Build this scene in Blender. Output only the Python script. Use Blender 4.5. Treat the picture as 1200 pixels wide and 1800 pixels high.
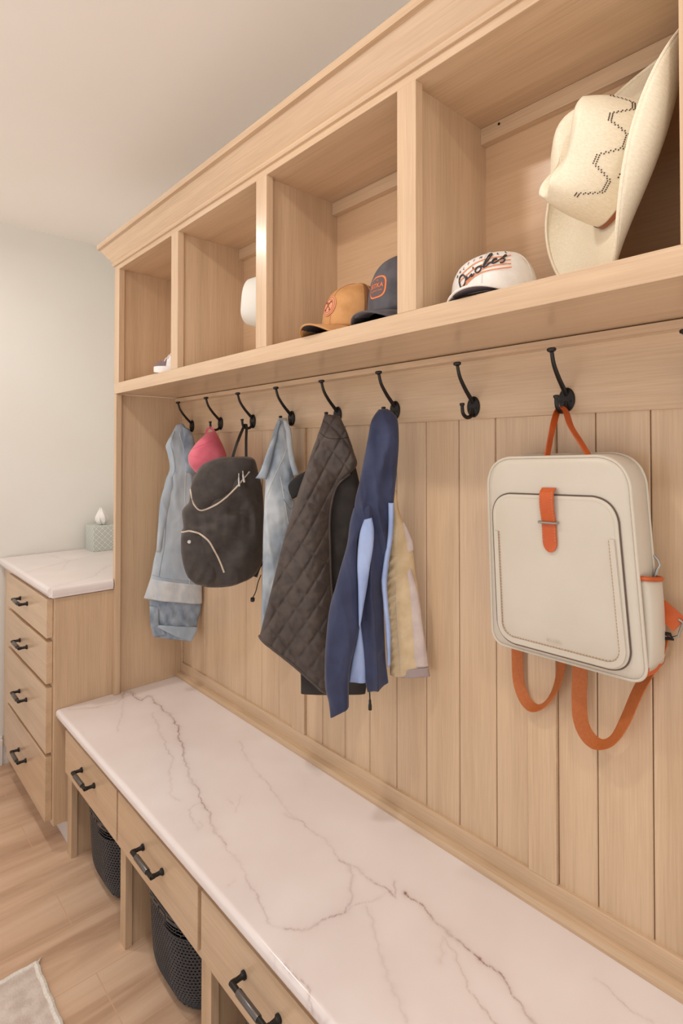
import bpy, math, random
import numpy as np
from math import pi, sin, cos, radians
from mathutils import Vector, Matrix, noise
from mathutils.bvhtree import BVHTree
S = bpy.context.scene
for o in list(bpy.data.objects): bpy.data.objects.remove(o)
COL = S.collection
random.seed(4)

# ---------------------------------------------------------------- camera, light, exposure
cam = bpy.data.objects.new('camera', bpy.data.cameras.new('camera')); COL.objects.link(cam)
cam.data.sensor_fit = 'VERTICAL'; cam.data.sensor_height = 24.0
cam.data.lens = 990.67*24/1800
cam.data.shift_x = (600-630.34)/1800; cam.data.shift_y = (781.3-900)/1800
cam.data.clip_start = .02
cam.location = (2.1777, -1.0442, 1.40)
cam.rotation_euler = (pi/2+.01542, 0, .81851)
S.camera = cam
S.view_settings.view_transform = 'Standard'; S.view_settings.look = 'None'
S.view_settings.gamma = 1; S.view_settings.use_curve_mapping = False
S.view_settings.exposure = 0.0
W = bpy.data.worlds.new('world'); S.world = W; W.use_nodes = True
# soft surroundings: pale upper half; brighter, warmer lower half added to lift ceiling and undersides
wn = W.node_tree.nodes; wl = W.node_tree.links
wc = wn.new('ShaderNodeTexCoord'); wsep = wn.new('ShaderNodeSeparateXYZ'); wl.new(wc.outputs['Generated'], wsep.inputs[0])
wr = wn.new('ShaderNodeMapRange'); wr.inputs['From Min'].default_value = -.35; wr.inputs['From Max'].default_value = .1
wl.new(wsep.outputs[2], wr.inputs['Value'])
wm = wn.new('ShaderNodeMix'); wm.data_type = 'RGBA'; wl.new(wr.outputs[0], wm.inputs['Factor'])
wm.inputs[6].default_value = (2.03, 1.93, 1.85, 1); wm.inputs[7].default_value = (.74, .73, .735, 1)
wl.new(wm.outputs[2], wn['Background'].inputs[0]); wn['Background'].inputs[1].default_value = 1.0
CANS = ((-.14, -1.0, 6.4), (1.25, -1.0, 6.6), (2.6, -1.05, 6.2))
for x, y, e in CANS:
    L = bpy.data.lights.new('ceiling_downlight_lamp', 'AREA'); L.shape = 'DISK'; L.size = .10; L.energy = e
    L.color = (1, .955, .92); L.spread = radians(170)
    o = bpy.data.objects.new('downlight_lamp', L); COL.objects.link(o); o.location = (x, y, 2.435)

# ---------------------------------------------------------------- materials
def lin(c):
    return tuple((v/12.92 if v <= .04045 else ((v+.055)/1.055)**2.4) for v in [x/255 for x in c])
def mat(name, rgb, rough=.5, metal=0, spec=.5, coat=0, sheen=0):
    m = bpy.data.materials.new(name); m.use_nodes = True
    b = m.node_tree.nodes['Principled BSDF']
    b.inputs['Base Color'].default_value = (*lin(rgb), 1); b.inputs['Roughness'].default_value = rough
    b.inputs['Metallic'].default_value = metal; b.inputs['Specular IOR Level'].default_value = spec
    b.inputs['Coat Weight'].default_value = coat; b.inputs['Sheen Weight'].default_value = sheen
    return m
def noisy(m, c1, c2, scale, detail=4, stretch=(1, 1, 1), bump=0, lo=.35, hi=.65, bscale=None, dist=.001):
    nt = m.node_tree; N = nt.nodes; b = N['Principled BSDF']
    tc = N.new('ShaderNodeTexCoord'); mp = N.new('ShaderNodeMapping'); mp.inputs['Scale'].default_value = stretch
    nt.links.new(tc.outputs['Object'], mp.inputs['Vector'])
    n = N.new('ShaderNodeTexNoise'); n.inputs['Scale'].default_value = scale; n.inputs['Detail'].default_value = detail
    nt.links.new(mp.outputs[0], n.inputs['Vector'])
    r = N.new('ShaderNodeValToRGB'); r.color_ramp.elements[0].position = lo; r.color_ramp.elements[1].position = hi
    r.color_ramp.elements[0].color = (*lin(c1), 1); r.color_ramp.elements[1].color = (*lin(c2), 1)
    nt.links.new(n.outputs['Fac'], r.inputs['Fac']); nt.links.new(r.outputs['Color'], b.inputs['Base Color'])
    if bump:
        n2 = N.new('ShaderNodeTexNoise'); n2.inputs['Scale'].default_value = bscale or scale; n2.inputs['Detail'].default_value = 3
        nt.links.new(mp.outputs[0], n2.inputs['Vector'])
        bp = N.new('ShaderNodeBump'); bp.inputs['Strength'].default_value = bump; bp.inputs['Distance'].default_value = dist
        nt.links.new(n2.outputs['Fac'], bp.inputs['Height']); nt.links.new(bp.outputs[0], b.inputs['Normal'])
    return m
def wood(name, axis, c1=(194, 163, 131), c2=(212, 182, 149), rough=.3):
    m = mat(name, c2, rough, spec=.45); nt = m.node_tree; N = nt.nodes; b = N['Principled BSDF']
    tc = N.new('ShaderNodeTexCoord'); st = [1, 1, 1]; st['xyz'.index(axis)] = .03
    mp = N.new('ShaderNodeMapping'); mp.inputs['Scale'].default_value = st
    nt.links.new(tc.outputs['Object'], mp.inputs['Vector'])
    n = N.new('ShaderNodeTexNoise'); n.inputs['Scale'].default_value = 260; n.inputs['Detail'].default_value = 3; n.inputs['Roughness'].default_value = .6
    n3 = N.new('ShaderNodeTexNoise'); n3.inputs['Scale'].default_value = 22; n3.inputs['Detail'].default_value = 4; n3.inputs['Distortion'].default_value = .6
    for q in (n, n3): nt.links.new(mp.outputs[0], q.inputs['Vector'])
    mx = N.new('ShaderNodeMath'); mx.operation = 'MULTIPLY_ADD'; mx.inputs[1].default_value = .45
    ml = N.new('ShaderNodeMath'); ml.operation = 'MULTIPLY'; ml.inputs[1].default_value = .55
    nt.links.new(n3.outputs['Fac'], ml.inputs[0]); nt.links.new(n.outputs['Fac'], mx.inputs[0]); nt.links.new(ml.outputs[0], mx.inputs[2])
    r = N.new('ShaderNodeValToRGB'); r.color_ramp.elements[0].position = .36; r.color_ramp.elements[1].position = .6
    r.color_ramp.elements[0].color = (*lin(c1), 1); r.color_ramp.elements[1].color = (*lin(c2), 1)
    nt.links.new(mx.outputs[0], r.inputs['Fac']); nt.links.new(r.outputs['Color'], b.inputs['Base Color'])
    b.inputs['Coat Weight'].default_value = .22; b.inputs['Coat Roughness'].default_value = .18
    bp = N.new('ShaderNodeBump'); bp.inputs['Strength'].default_value = .12; bp.inputs['Distance'].default_value = .0006
    nt.links.new(n.outputs['Fac'], bp.inputs['Height']); nt.links.new(bp.outputs[0], b.inputs['Normal'])
    return m
WZ = wood('oak_vertical_grain', 'z'); WX = wood('oak_long_grain', 'x'); WY = wood('oak_depth_grain', 'y')
M_gap = mat('dark_seam', (92, 66, 48), .8)
M_wall = noisy(mat('wall_paint', (228, 225, 218), .75), (227, 223, 215), (229, 226, 219), 3, bump=.05, bscale=180)
M_ceil = noisy(mat('ceiling_paint', (242, 236, 229), .85), (241, 235, 227), (243, 237, 230), 2, bump=.06, bscale=90)
M_base = mat('white_trim', (228, 222, 218), .45)
M_blk = mat('black_bronze', (42, 38, 36), .38, metal=.55)
M_blk2 = mat('dark_bronze_grip', (112, 108, 106), .28, metal=.85)
M_screw = mat('screw_dark', (25, 23, 22), .5, metal=.5)

# ---------------------------------------------------------------- mesh builder
class MB:
    def __init__(s): s.v = []; s.f = []
    def add(s, vs, fs):
        k = len(s.v); s.v += [tuple(p) for p in vs]; s.f += [tuple(i+k for i in f) for f in fs]; return s
    def box(s, a, b):
        (x0, y0, z0), (x1, y1, z1) = a, b
        x0, x1 = sorted((x0, x1)); y0, y1 = sorted((y0, y1)); z0, z1 = sorted((z0, z1))
        return s.add([(x0,y0,z0),(x1,y0,z0),(x1,y1,z0),(x0,y1,z0),(x0,y0,z1),(x1,y0,z1),(x1,y1,z1),(x0,y1,z1)],
            [(0,3,2,1),(4,5,6,7),(0,1,5,4),(1,2,6,5),(2,3,7,6),(3,0,4,7)])
    def grid(s, P, close_u=False, close_v=False, cap0=False, cap1=False):
        # P: list of rows, each row a list of points
        nu = len(P); nv = len(P[0]); vs = [p for r in P for p in r]; fs = []
        for i in range(nu if close_u else nu-1):
            for j in range(nv if close_v else nv-1):
                a = i*nv+j; b = i*nv+(j+1) % nv; c = ((i+1) % nu)*nv+(j+1) % nv; d = ((i+1) % nu)*nv+j
                fs.append((a, b, c, d))
        if cap0: fs.append(tuple(reversed(range(nv))))
        if cap1: fs.append(tuple((nu-1)*nv+j for j in range(nv)))
        return s.add(vs, fs)
    def tube(s, pts, r, n=12, closed=False, flat=1):
        pts = [Vector(p) for p in pts]; m = len(pts); rr = r if isinstance(r, (list, tuple)) else [r]*m
        rows = []; up = None
        for i in range(m):
            if closed: t = pts[(i+1) % m]-pts[i-1]
            else: t = pts[min(i+1, m-1)]-pts[max(i-1, 0)]
            t.normalize()
            if up is None:
                up = t.orthogonal().normalized()
            up = (up-t*up.dot(t)).normalized(); w = t.cross(up)
            rows.append([pts[i]+(up*cos(2*pi*k/n)+w*sin(2*pi*k/n)*flat)*rr[i] for k in range(n)])
        return s.grid(rows, close_u=closed, close_v=True, cap0=not closed, cap1=not closed)
    def ribbon(s, pts, wid, wdir, th=.0016):
        # flat strap: centre line, width vector(s), thickness
        pts = [Vector(p) for p in pts]; m = len(pts); rows = []
        for i in range(m):
            t = (pts[min(i+1, m-1)]-pts[max(i-1, 0)]).normalized()
            w = Vector(wdir[i] if isinstance(wdir, list) else wdir); w = (w-t*w.dot(t)).normalized()*wid/2; n = t.cross(w).normalized()*th/2
            rows.append([pts[i]-w-n, pts[i]+w-n, pts[i]+w+n, pts[i]-w+n])
        return s.grid(rows, close_v=True, cap0=True, cap1=True)
    def lathe(s, prof, o, ax, n=20):
        # prof: (radius, height) along axis ax from o
        ax = Vector(ax).normalized(); u = ax.orthogonal().normalized(); w = ax.cross(u); o = Vector(o)
        return s.grid([[o+ax*h+(u*cos(2*pi*k/n)+w*sin(2*pi*k/n))*r for k in range(n)] for r, h in prof], close_v=True, cap0=True, cap1=True)
    def prism(s, poly, f, a, b):
        # poly (p,q) -> f(p,q,t), between t=a and t=b
        n = len(poly)
        return s.add([f(p, q, a) for p, q in poly]+[f(p, q, b) for p, q in poly],
            [tuple(range(n))[::-1], tuple(range(n, 2*n))]+[(i, (i+1) % n, (i+1) % n+n, i+n) for i in range(n)])
def catmull(P, n):
    P = [Vector(p) for p in P]; out = []
    for i in range(n):
        t = i/(n-1)*(len(P)-1); k = min(int(t), len(P)-2); f = t-k
        a = P[max(k-1, 0)]; b = P[k]; c = P[k+1]; d = P[min(k+2, len(P)-1)]
        out.append(.5*((2*b)+(c-a)*f+(2*a-5*b+4*c-d)*f*f+(3*b-a-3*c+d)*f**3))
    return out
def obj(name, mb, m, parent=None, smooth=False, bevel=0, local=False, sub=0, kind=None, label=None, angle=35):
    me = bpy.data.meshes.new(name)
    if isinstance(mb, MB): me.from_pydata([tuple(v) for v in mb.v], [], mb.f)
    else: me = mb
    me.validate(); me.update()
    import bmesh
    bm = bmesh.new(); bm.from_mesh(me); bmesh.ops.recalc_face_normals(bm, faces=bm.faces); bm.to_mesh(me); bm.free()
    me.materials.clear(); me.materials.append(m)
    if smooth:
        me.shade_smooth()
        if angle: me.set_sharp_from_angle(angle=radians(angle))
    o = bpy.data.objects.new(name, me); COL.objects.link(o)
    if bevel:
        b = o.modifiers.new('bevel', 'BEVEL'); b.width = bevel; b.segments = 2; b.limit_method = 'ANGLE'; b.angle_limit = radians(40)
    if sub:
        b = o.modifiers.new('sub', 'SUBSURF'); b.levels = sub; b.render_levels = sub
    if parent is not None:
        o.parent = parent
        if not local:
            p = parent; T = Matrix.Identity(4)
            while p is not None: T = Matrix.LocRotScale(p.location, p.rotation_euler, p.scale) @ T if p.parent is None else p.matrix_parent_inverse @ Matrix.LocRotScale(p.location, p.rotation_euler, p.scale) @ T; p = p.parent
            o.matrix_parent_inverse = T.inverted()
    if kind: o['kind'] = kind
    if label: o['label'] = label
    return o
def thing(name, label, cat, loc=(0, 0, 0), rot=(0, 0, 0), group=None):
    o = bpy.data.objects.new(name, None); COL.objects.link(o); o.empty_display_size = .05
    o.location = loc; o.rotation_euler = rot; o['label'] = label; o['category'] = cat
    if group: o['group'] = group
    return o
def tag(o, label, cat, group=None):
    o['label'] = label; o['category'] = cat
    if group: o['group'] = group
    return o
def dup(r, label, delta=(0, 0, 0)):
    def cp(o, par):
        c = o.copy(); COL.objects.link(c)
        if par is not None: c.parent = par
        for ch in [q for q in bpy.data.objects if q.parent == o]: cp(ch, c)
        return c
    c = cp(r, None); c.location = Vector(r.location)+Vector(delta); c['label'] = label
    return c
def struct(name, mb, m, **k): return obj(name, mb, m, kind='structure', **k)

# ---------------------------------------------------------------- room shell
XW = -.785
def floor_mat():
    m = mat('plank_floor', (200, 160, 125), .42, spec=.4); nt = m.node_tree; N = nt.nodes; b = N['Principled BSDF']
    tc = N.new('ShaderNodeTexCoord'); mp = N.new('ShaderNodeMapping'); mp.inputs['Rotation'].default_value = (0, 0, pi/2)
    mp.inputs['Location'].default_value = (.092, -.144, 0)
    nt.links.new(tc.outputs['Object'], mp.inputs['Vector'])
    br = N.new('ShaderNodeTexBrick'); br.offset = .5; br.inputs['Scale'].default_value = 1; br.inputs['Mortar Size'].default_value = .0016
    br.inputs['Brick Width'].default_value = 1.2; br.inputs['Row Height'].default_value = .2133; br.inputs['Mortar Smooth'].default_value = .2
    br.inputs['Color1'].default_value = (.35, .35, .35, 1); br.inputs['Color2'].default_value = (.65, .65, .65, 1); br.inputs['Mortar'].default_value = (.5, .5, .5, 1)
    nt.links.new(mp.outputs[0], br.inputs['Vector'])
    m2 = N.new('ShaderNodeMapping'); m2.inputs['Scale'].default_value = (11, 1.1, 1)
    nt.links.new(tc.outputs['Object'], m2.inputs['Vector'])
    n = N.new('ShaderNodeTexNoise'); n.inputs['Scale'].default_value = 1; n.inputs['Detail'].default_value = 6; n.inputs['Distortion'].default_value = .5; n.inputs['Roughness'].default_value = .6
    nt.links.new(m2.outputs[0], n.inputs['Vector'])
    ad = N.new('ShaderNodeMath'); ad.operation = 'MULTIPLY_ADD'; ad.inputs[1].default_value = .16
    nt.links.new(br.outputs['Color'], ad.inputs[0]); nt.links.new(n.outputs['Fac'], ad.inputs[2])
    r = N.new('ShaderNodeValToRGB'); e = r.color_ramp.elements
    e[0].position = .42; e[0].color = (*lin((186, 150, 122)), 1); e[1].position = .9; e[1].color = (*lin((228, 200, 173)), 1)
    q = e.new(.62); q.color = (*lin((213, 179, 150)), 1)
    nt.links.new(ad.outputs[0], r.inputs['Fac'])
    mx = N.new('ShaderNodeMix'); mx.data_type = 'RGBA'; nt.links.new(br.outputs['Fac'], mx.inputs['Factor'])
    nt.links.new(r.outputs['Color'], mx.inputs[6]); mx.inputs[7].default_value = (*lin((208, 170, 138)), 1)
    nt.links.new(mx.outputs[2], b.inputs['Base Color'])
    return m
struct('floor', MB().box((XW-.1, -2.6, -.05), (3.6, .15, 0)), floor_mat())
struct('ceiling', MB().box((XW-.1, -2.6, 2.447), (3.6, .15, 2.5)), M_ceil)
struct('wall_left', MB().box((XW-.1, -2.6, 0), (XW, .15, 2.447)), M_wall)
struct('wall_back', MB().box((XW, .03, 0), (3.6, .15, 2.447)), M_wall)
b = MB().box((XW, -2.6, 0), (XW+.014, -.468, .118)).box((XW, -2.6, .118), (XW+.009, -.468, .13))
struct('baseboard_left', b, M_base, bevel=.003)

# ---------------------------------------------------------------- wall panelling behind the bench
pn = thing('wall_panelling', 'tall light oak board panelling with frame behind the coat hooks', 'panelling', (1.2, .01, .5))
PW, SW, X0, ZP, ZR = .7452, .0610, .0158, .5541, 1.4758
xs = [X0+i*(PW+SW) for i in range(4)]
f = MB()
f.box((-.0, 0, .5), (2.45, .018, ZP)); f.box((-.0, 0, ZR), (2.45, .018, 1.62))
f.box((-.0, 0, ZP), (X0, .018, ZR))
for x in xs[1:]: f.box((x-SW, 0, ZP), (x, .018, ZR))
fr = obj('frame', f, WX, pn, bevel=.0012)
# upright members get vertical grain
for x in xs[1:3]:
    obj('frame_stile', MB().box((x-SW+.0006, -.0004, ZP+.001), (x-.0006, .016, ZR-.001)), WZ, pn)
P = .0978
for x in xs[:3]:
    g = MB(); a = x; k = 1
    while a < x+PW-1e-4:
        c = min(x+P*(k-.2), x+PW)
        q = .0026
        pr = [(a+.0008, .0196), (a+.0008, .0095), (a+q, .0075), (c-q, .0075), (c-.0008, .0095), (c-.0008, .0196)]
        g.prism(pr, lambda p, r, t: (p, r, t), ZP-.002, ZR+.002)
        a = c; k += 1
    obj('board_panel', g, WZ, pn)
obj('panel_backing', MB().box((0, .0196, .5), (2.45, .029, 1.62)), M_gap, pn)
obj('base_molding', MB().prism([(0, .5), (-.02, .5), (-.02, .507), (-.015, .514), (-.004, .517), (0, .517)], lambda p, q, t: (t, p, q), .004, 2.45), WX, pn, smooth=True)
obj('shelf_cleat', MB().box((.005, -.03, 1.606), (2.45, -.0005, 1.6205)), WX, pn, bevel=.001)

# ---------------------------------------------------------------- upper cubby cabinet with crown
cb = thing('cubby_cabinet', 'long light oak wall cabinet with open cubbies above the coat hooks', 'cabinet', (1.2, -.13, 1.6225))
D = -.268; sw = .0465; ow = .4384; pit = sw+ow
sx = [i*pit for i in range(6)]
ZB, Z1, ZT, ZF = 1.6225, 1.6625, 2.0865, 2.124
XE = sx[5]
obj('bottom_rail', MB().box((0, D, ZB), (XE, D+.02, Z1)), WX, cb, bevel=.0012)
obj('top_rail', MB().box((0, D, ZT), (XE, D+.02, ZF+.02)), WX, cb, bevel=.0012)
for i in range(5):
    obj('stile', MB().box((sx[i], D-.0006, Z1-.0004), (sx[i]+sw, D+.0195, ZT+.0004)), WZ, cb, bevel=.001)
    if i: obj('partition', MB().box((sx[i]+.012, D+.0195, Z1), (sx[i]+sw-.0115, -.028, ZT)), WZ, cb)
obj('side_panel', MB().box((.004, D+.0195, Z1), (sw-.0115, -.028, ZT)), WZ, cb)
obj('shelf_board', MB().box((.004, D+.0195, ZB-.0), (XE, -.0005, Z1-.0005)), WX, cb)
obj('top_panel', MB().box((.004, D+.0195, ZT), (XE, -.0005, ZF)), WX, cb)
obj('back_panel', MB().box((.004, -.028, Z1), (XE, -.001, ZT)), wood('oak_back_grain', 'x', (200, 163, 127), (213, 178, 142)), cb)
for i in range(4):
    obj('nailer_strip', MB().box((sx[i]+sw-.0115, -.047, ZT-.034), (sx[i+1]+.012, -.0285, ZT-.0005)), WX, cb, bevel=.001)
obj('bumper_hole', MB().lathe([(.0001, 0), (.0028, .0001), (.0028, .001), (.0001, .0012)], (1.535, -.0472, 2.078), (0, -1, 0), 12), M_screw, cb)
# crown moulding: mitred return at the left end
prof = [(-.002, 2.104), (.006, 2.104), (.009, 2.109), (.009, 2.113), (.005, 2.118), (.012, 2.125), (.034, 2.156), (.040, 2.166), (.050, 2.168), (.050, 2.185), (.046, 2.187), (-.002, 2.187)]
rows = []
rows.append([(-p, -.002, z) for p, z in prof]); rows.append([(-p, D-p, z) for p, z in prof]); rows.append([(XE, D-p, z) for p, z in prof])
cr = MB().grid(rows, close_v=True, cap0=True, cap1=True)
obj('crown_molding', cr, WX, cb, smooth=True, angle=25)
obj('top_cover', MB().box((0, D, ZF), (XE, -.001, 2.187)), WX, cb)

ep = thing('end_panel', 'tall light oak end panel standing on the left end of the bench', 'panel', (.01, -.13, .5))
obj('panel', MB().box((.0003, D+.021, .5005), (.0045, -.0005, ZB-.0005)), WZ, ep)
obj('front_stile', MB().box((-.0, D, .5005), (.0215, D+.021, ZB-.0005)), WZ, ep, bevel=.0012)

# ---------------------------------------------------------------- quartz worktop of the bench
VEINS=[(0.5,[(0.023, -0.426), (0.047, -0.396), (0.077, -0.342), (0.089, -0.294), (0.065, -0.258), (0.01, -0.22), (0.015, -0.208), (0.079, -0.208), (0.122, -0.197), (0.125, -0.17)]),
(1.0,[(0.065, -0.258), (-0.001, -0.22), (0.061, -0.215), (0.128, -0.214), (0.105, -0.18), (0.125, -0.17), (0.181, -0.18), (0.269, -0.184), (0.352, -0.188), (0.403, -0.202), (0.477, -0.231), (0.54, -0.248), (0.589, -0.266)]),
(0.75,[(0.491, -0.233), (0.563, -0.259), (0.624, -0.28), (0.692, -0.304), (0.77, -0.319), (0.826, -0.334), (0.882, -0.345), (0.929, -0.36), (0.977, -0.371), (1.013, -0.374)]),
(0.35,[(1.013, -0.374), (1.065, -0.379), (1.116, -0.386), (1.161, -0.397), (1.194, -0.407), (1.229, -0.413), (1.258, -0.419), (1.283, -0.417), (1.307, -0.396), (1.317, -0.376)]),
(0.7,[(1.296, -0.411), (1.319, -0.381), (1.327, -0.356), (1.334, -0.32), (1.339, -0.294), (1.322, -0.261), (1.295, -0.245), (1.284, -0.224), (1.255, -0.214), (1.226, -0.21)]),
(0.4,[(1.226, -0.21), (1.154, -0.196), (1.08, -0.198), (1.011, -0.207)]),
(0.6,[(1.226, -0.21), (1.26, -0.209), (1.294, -0.201), (1.337, -0.204), (1.369, -0.198), (1.384, -0.197), (1.354, -0.17)]),
(1.0,[(1.389, -0.175), (1.428, -0.179), (1.48, -0.185), (1.516, -0.191), (1.547, -0.191), (1.576, -0.191), (1.605, -0.189), (1.63, -0.197), (1.645, -0.203), (1.683, -0.216), (1.712, -0.224)]),
(0.3,[(1.339, -0.294), (1.345, -0.268), (1.359, -0.245), (1.36, -0.208)]),
(0.45,[(1.364, -0.259), (1.389, -0.273), (1.427, -0.298), (1.466, -0.317), (1.489, -0.33), (1.521, -0.349), (1.547, -0.361), (1.572, -0.373)]),
(0.4,[(1.508, -0.201), (1.52, -0.225), (1.54, -0.248)]),
(0.45,[(1.508, -0.201), (1.547, -0.221), (1.585, -0.243), (1.61, -0.254), (1.646, -0.264), (1.669, -0.27)]),
(0.35,[(1.508, -0.201), (1.521, -0.192), (1.547, -0.191)]),
(0.3,[(1.739, -0.08), (1.778, -0.086), (1.81, -0.088), (1.836, -0.091)]),
(0.3,[(0.632, -0.104), (0.756, -0.148), (0.84, -0.163), (0.909, -0.171), (0.985, -0.194), (1.069, -0.198), (1.141, -0.196), (1.18, -0.201)]),
(0.35,[(0.317, -0.237), (0.365, -0.253), (0.463, -0.274), (0.524, -0.289), (0.583, -0.302), (0.631, -0.332), (0.68, -0.355), (0.74, -0.38), (0.764, -0.38), (0.786, -0.377)]),
(0.35,[(0.836, -0.375), (0.87, -0.384), (0.907, -0.395), (0.921, -0.394), (0.913, -0.382), (0.895, -0.379)]),
(0.25,[(0.838, -0.372), (0.825, -0.355), (0.827, -0.337)]),
(0.25,[(-0.004, -0.222), (0.14, -0.279), (0.307, -0.359)]),
(0.25,[(0.252, -0.224), (0.345, -0.244), (0.48, -0.279)]),
(0.4,[(1.317, -0.457), (1.342, -0.464), (1.363, -0.468)]),
(0.5,[(1.353, -0.448), (1.366, -0.449), (1.402, -0.451), (1.42, -0.453), (1.447, -0.461), (1.478, -0.458)]),
(0.25,[(1.124, -0.435), (1.122, -0.415)]),
(0.2,[(0.863, -0.28), (0.889, -0.281)]),
(0.2,[(0.88, -0.248), (0.927, -0.297)])]

def quartz():
    m = mat('white_quartz', (224, 213, 209), .16, spec=.5); nt = m.node_tree; N = nt.nodes; b = N['Principled BSDF']
    at = N.new('ShaderNodeAttribute'); at.attribute_name = 'vein'
    mx = N.new('ShaderNodeMix'); mx.data_type = 'RGBA'; mx.inputs[6].default_value = (*lin((226, 215, 211)), 1); mx.inputs[7].default_value = (*lin((150, 112, 100)), 1)
    n = N.new('ShaderNodeTexNoise'); n.inputs['Scale'].default_value = 5; tc = N.new('ShaderNodeTexCoord'); nt.links.new(tc.outputs['Object'], n.inputs['Vector'])
    r = N.new('ShaderNodeValToRGB'); r.color_ramp.elements[0].position = .35; r.color_ramp.elements[1].position = .7
    r.color_ramp.elements[0].color = (*lin((231, 220, 216)), 1); r.color_ramp.elements[1].color = (*lin((238, 229, 226)), 1)
    nt.links.new(n.outputs['Fac'], r.inputs['Fac']); nt.links.new(r.outputs['Color'], mx.inputs[6])
    nt.links.new(at.outputs['Fac'], mx.inputs['Factor']); nt.links.new(mx.outputs[2], b.inputs['Base Color'])
    return m
M_q = quartz()
def vein_field(X, Y, V):
    def w_(a, b_, s0): return sum(k*np.sin(a*f1+b_*f2+s0+p_) for k, f1, f2, p_ in ((1, 41, 67, 0), (.6, 103, -88, 1.3), (.45, -190, 151, 2.9), (.3, 331, 290, .4), (.22, 610, -480, 2.2)))
    X, Y = X+.0026*w_(X, Y, 1.), Y+.0026*w_(Y, X, 4.)
    F = np.zeros_like(X)
    for w, P_ in V:
        dmin = np.full_like(X, 9.)
        for (ax, ay), (bx, by) in zip(P_[:-1], P_[1:]):
            dx, dy = bx-ax, by-ay; L2 = dx*dx+dy*dy+1e-12
            t = np.clip(((X-ax)*dx+(Y-ay)*dy)/L2, 0, 1)
            dmin = np.minimum(dmin, np.hypot(X-ax-t*dx, Y-ay-t*dy))
        var = .6+.4*np.sin(X*37+Y*51+w*9)
        F = np.maximum(F, w*(.80*var*np.exp(-(dmin/.0012)**2)+.19*np.exp(-(dmin/.005)**2)+.08*np.exp(-(dmin/.018)**2)))
    return F
def slab(name, x0, x1, nx, y_back, y_front, top, th, ny, veins, parent=None, right_round=False):
    r = .011; pf = [(y_back, top-th), (y_back, top)]
    pf += [(y_back+(y_front+r-y_back)*k/ny, top) for k in range(1, ny)]
    pf += [(y_front+r-r*sin(a), top-r+r*cos(a)) for a in [i*pi/2/6 for i in range(7)]]
    pf += [(y_front, top-th*.62), (y_front+.003, top-th*.68), (y_front+.004, top-th*.75), (y_front+.004, top-th*.92), (y_front+.007, top-th)]
    rows = [[(x0+(x1-x0)*i/nx, y, z) for y, z in pf] for i in range(nx+1)]
    me = bpy.data.meshes.new(name); g = MB().grid(rows, close_v=True, cap0=True, cap1=True)
    me.from_pydata(g.v, [], g.f); me.update()
    A = np.array(g.v); F = vein_field(A[:, 0], A[:, 1], veins)
    at = me.attributes.new('vein', 'FLOAT', 'POINT'); at.data.foreach_set('value', F.astype(np.float32))
    return obj(name, me, M_q, parent, smooth=True, angle=50)
o = slab('quartz_worktop', .001, 2.45, 980, -.0005, -.4596, .5, .03, 190, VEINS)
tag(o, 'long white quartz bench top with brown veins under the hanging coats', 'worktop')

# ---------------------------------------------------------------- handles, drawers
def handle_mb(c, L=.118, out=.028, s=1.0):
    # c: centre on the drawer face (facing -y)
    x, y, z = c; g = MB(); h = MB()
    for sg in (-1, 1):
        g.lathe([(.0001, 0), (.0085*s, 0), (.0085*s, .004), (.006*s, .006), (.0052*s, .009), (.0050*s, out-.005)], (x+sg*L/2, y, z), (0, -1, 0), 16)
        g.lathe([(.0001, -.0055), (.0055*s, -.005), (.006*s, -.003), (.006*s, .003), (.0055*s, .005), (.0001, .0055)], (x+sg*L/2, y-out+.003, z), (0, -1, 0), 16)
    g.lathe([(.0001, -L/2-.003), (.0055*s, -L/2-.003), (.0055*s, L/2+.003), (.0001, L/2+.003)], (x, y-out, z), (1, 0, 0), 16)
    h.lathe([(.0001, -L*.30), (.0066*s, -L*.30), (.0072*s, -L*.29), (.0072*s, L*.29), (.0066*s, L*.30), (.0001, L*.30)], (x, y-out, z), (1, 0, 0), 18)
    return g, h
def drawer(x0, x1, z0, z1, yf, th, parent, hx, hz, L=.118, s=1.0, name='drawer', wm=None):
    d = obj(name, MB().box((x0, yf, z0), (x1, yf+th, z1)), wm or WX, parent, bevel=.0012)
    g, h = handle_mb((hx, yf, hz), L, s=s)
    q = obj('handle', g, M_blk, d, smooth=True, angle=40); obj('grip', h, M_blk2, d, smooth=True, angle=40)
    return d
bn = thing('bench_cabinet', 'long light oak bench base with a row of drawers over basket openings', 'bench', (1.2, -.2, 0))
LG = [(.019, .064), (.515, .553), (.999, 1.043), (1.483, 1.527), (1.967, 2.011)]
YF = -.425
for i, (a, c) in enumerate(LG):
    obj('leg_stile', MB().box((a, YF, 0), (c, YF+.02, .4695)), WZ, bn, bevel=.001)
    m_ = (a+c)/2 if i else .035
    obj('divider', MB().box((m_-.009-(.004 if i else 0), YF+.0205, 0), (c-.008, -.02, .4695)), WZ, bn)
for i in range(4):
    a, c = LG[i][1], LG[i+1][0]
    obj('rail', MB().box((a, YF+.0005, .263), (c, YF+.0195, .4695)), WX, bn, bevel=.001)
DR = [(.066, .540), (.552, 1.022), (1.038, 1.508), (1.524, 1.99)]
for a, c in DR: drawer(a, c, .307, .4495, -.447, .021, bn, (a+c)/2-.0, .387, .116)
obj('back_board', MB().box((.019, -.019, 0), (2.1, -.002, .4695)), WX, bn)

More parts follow.
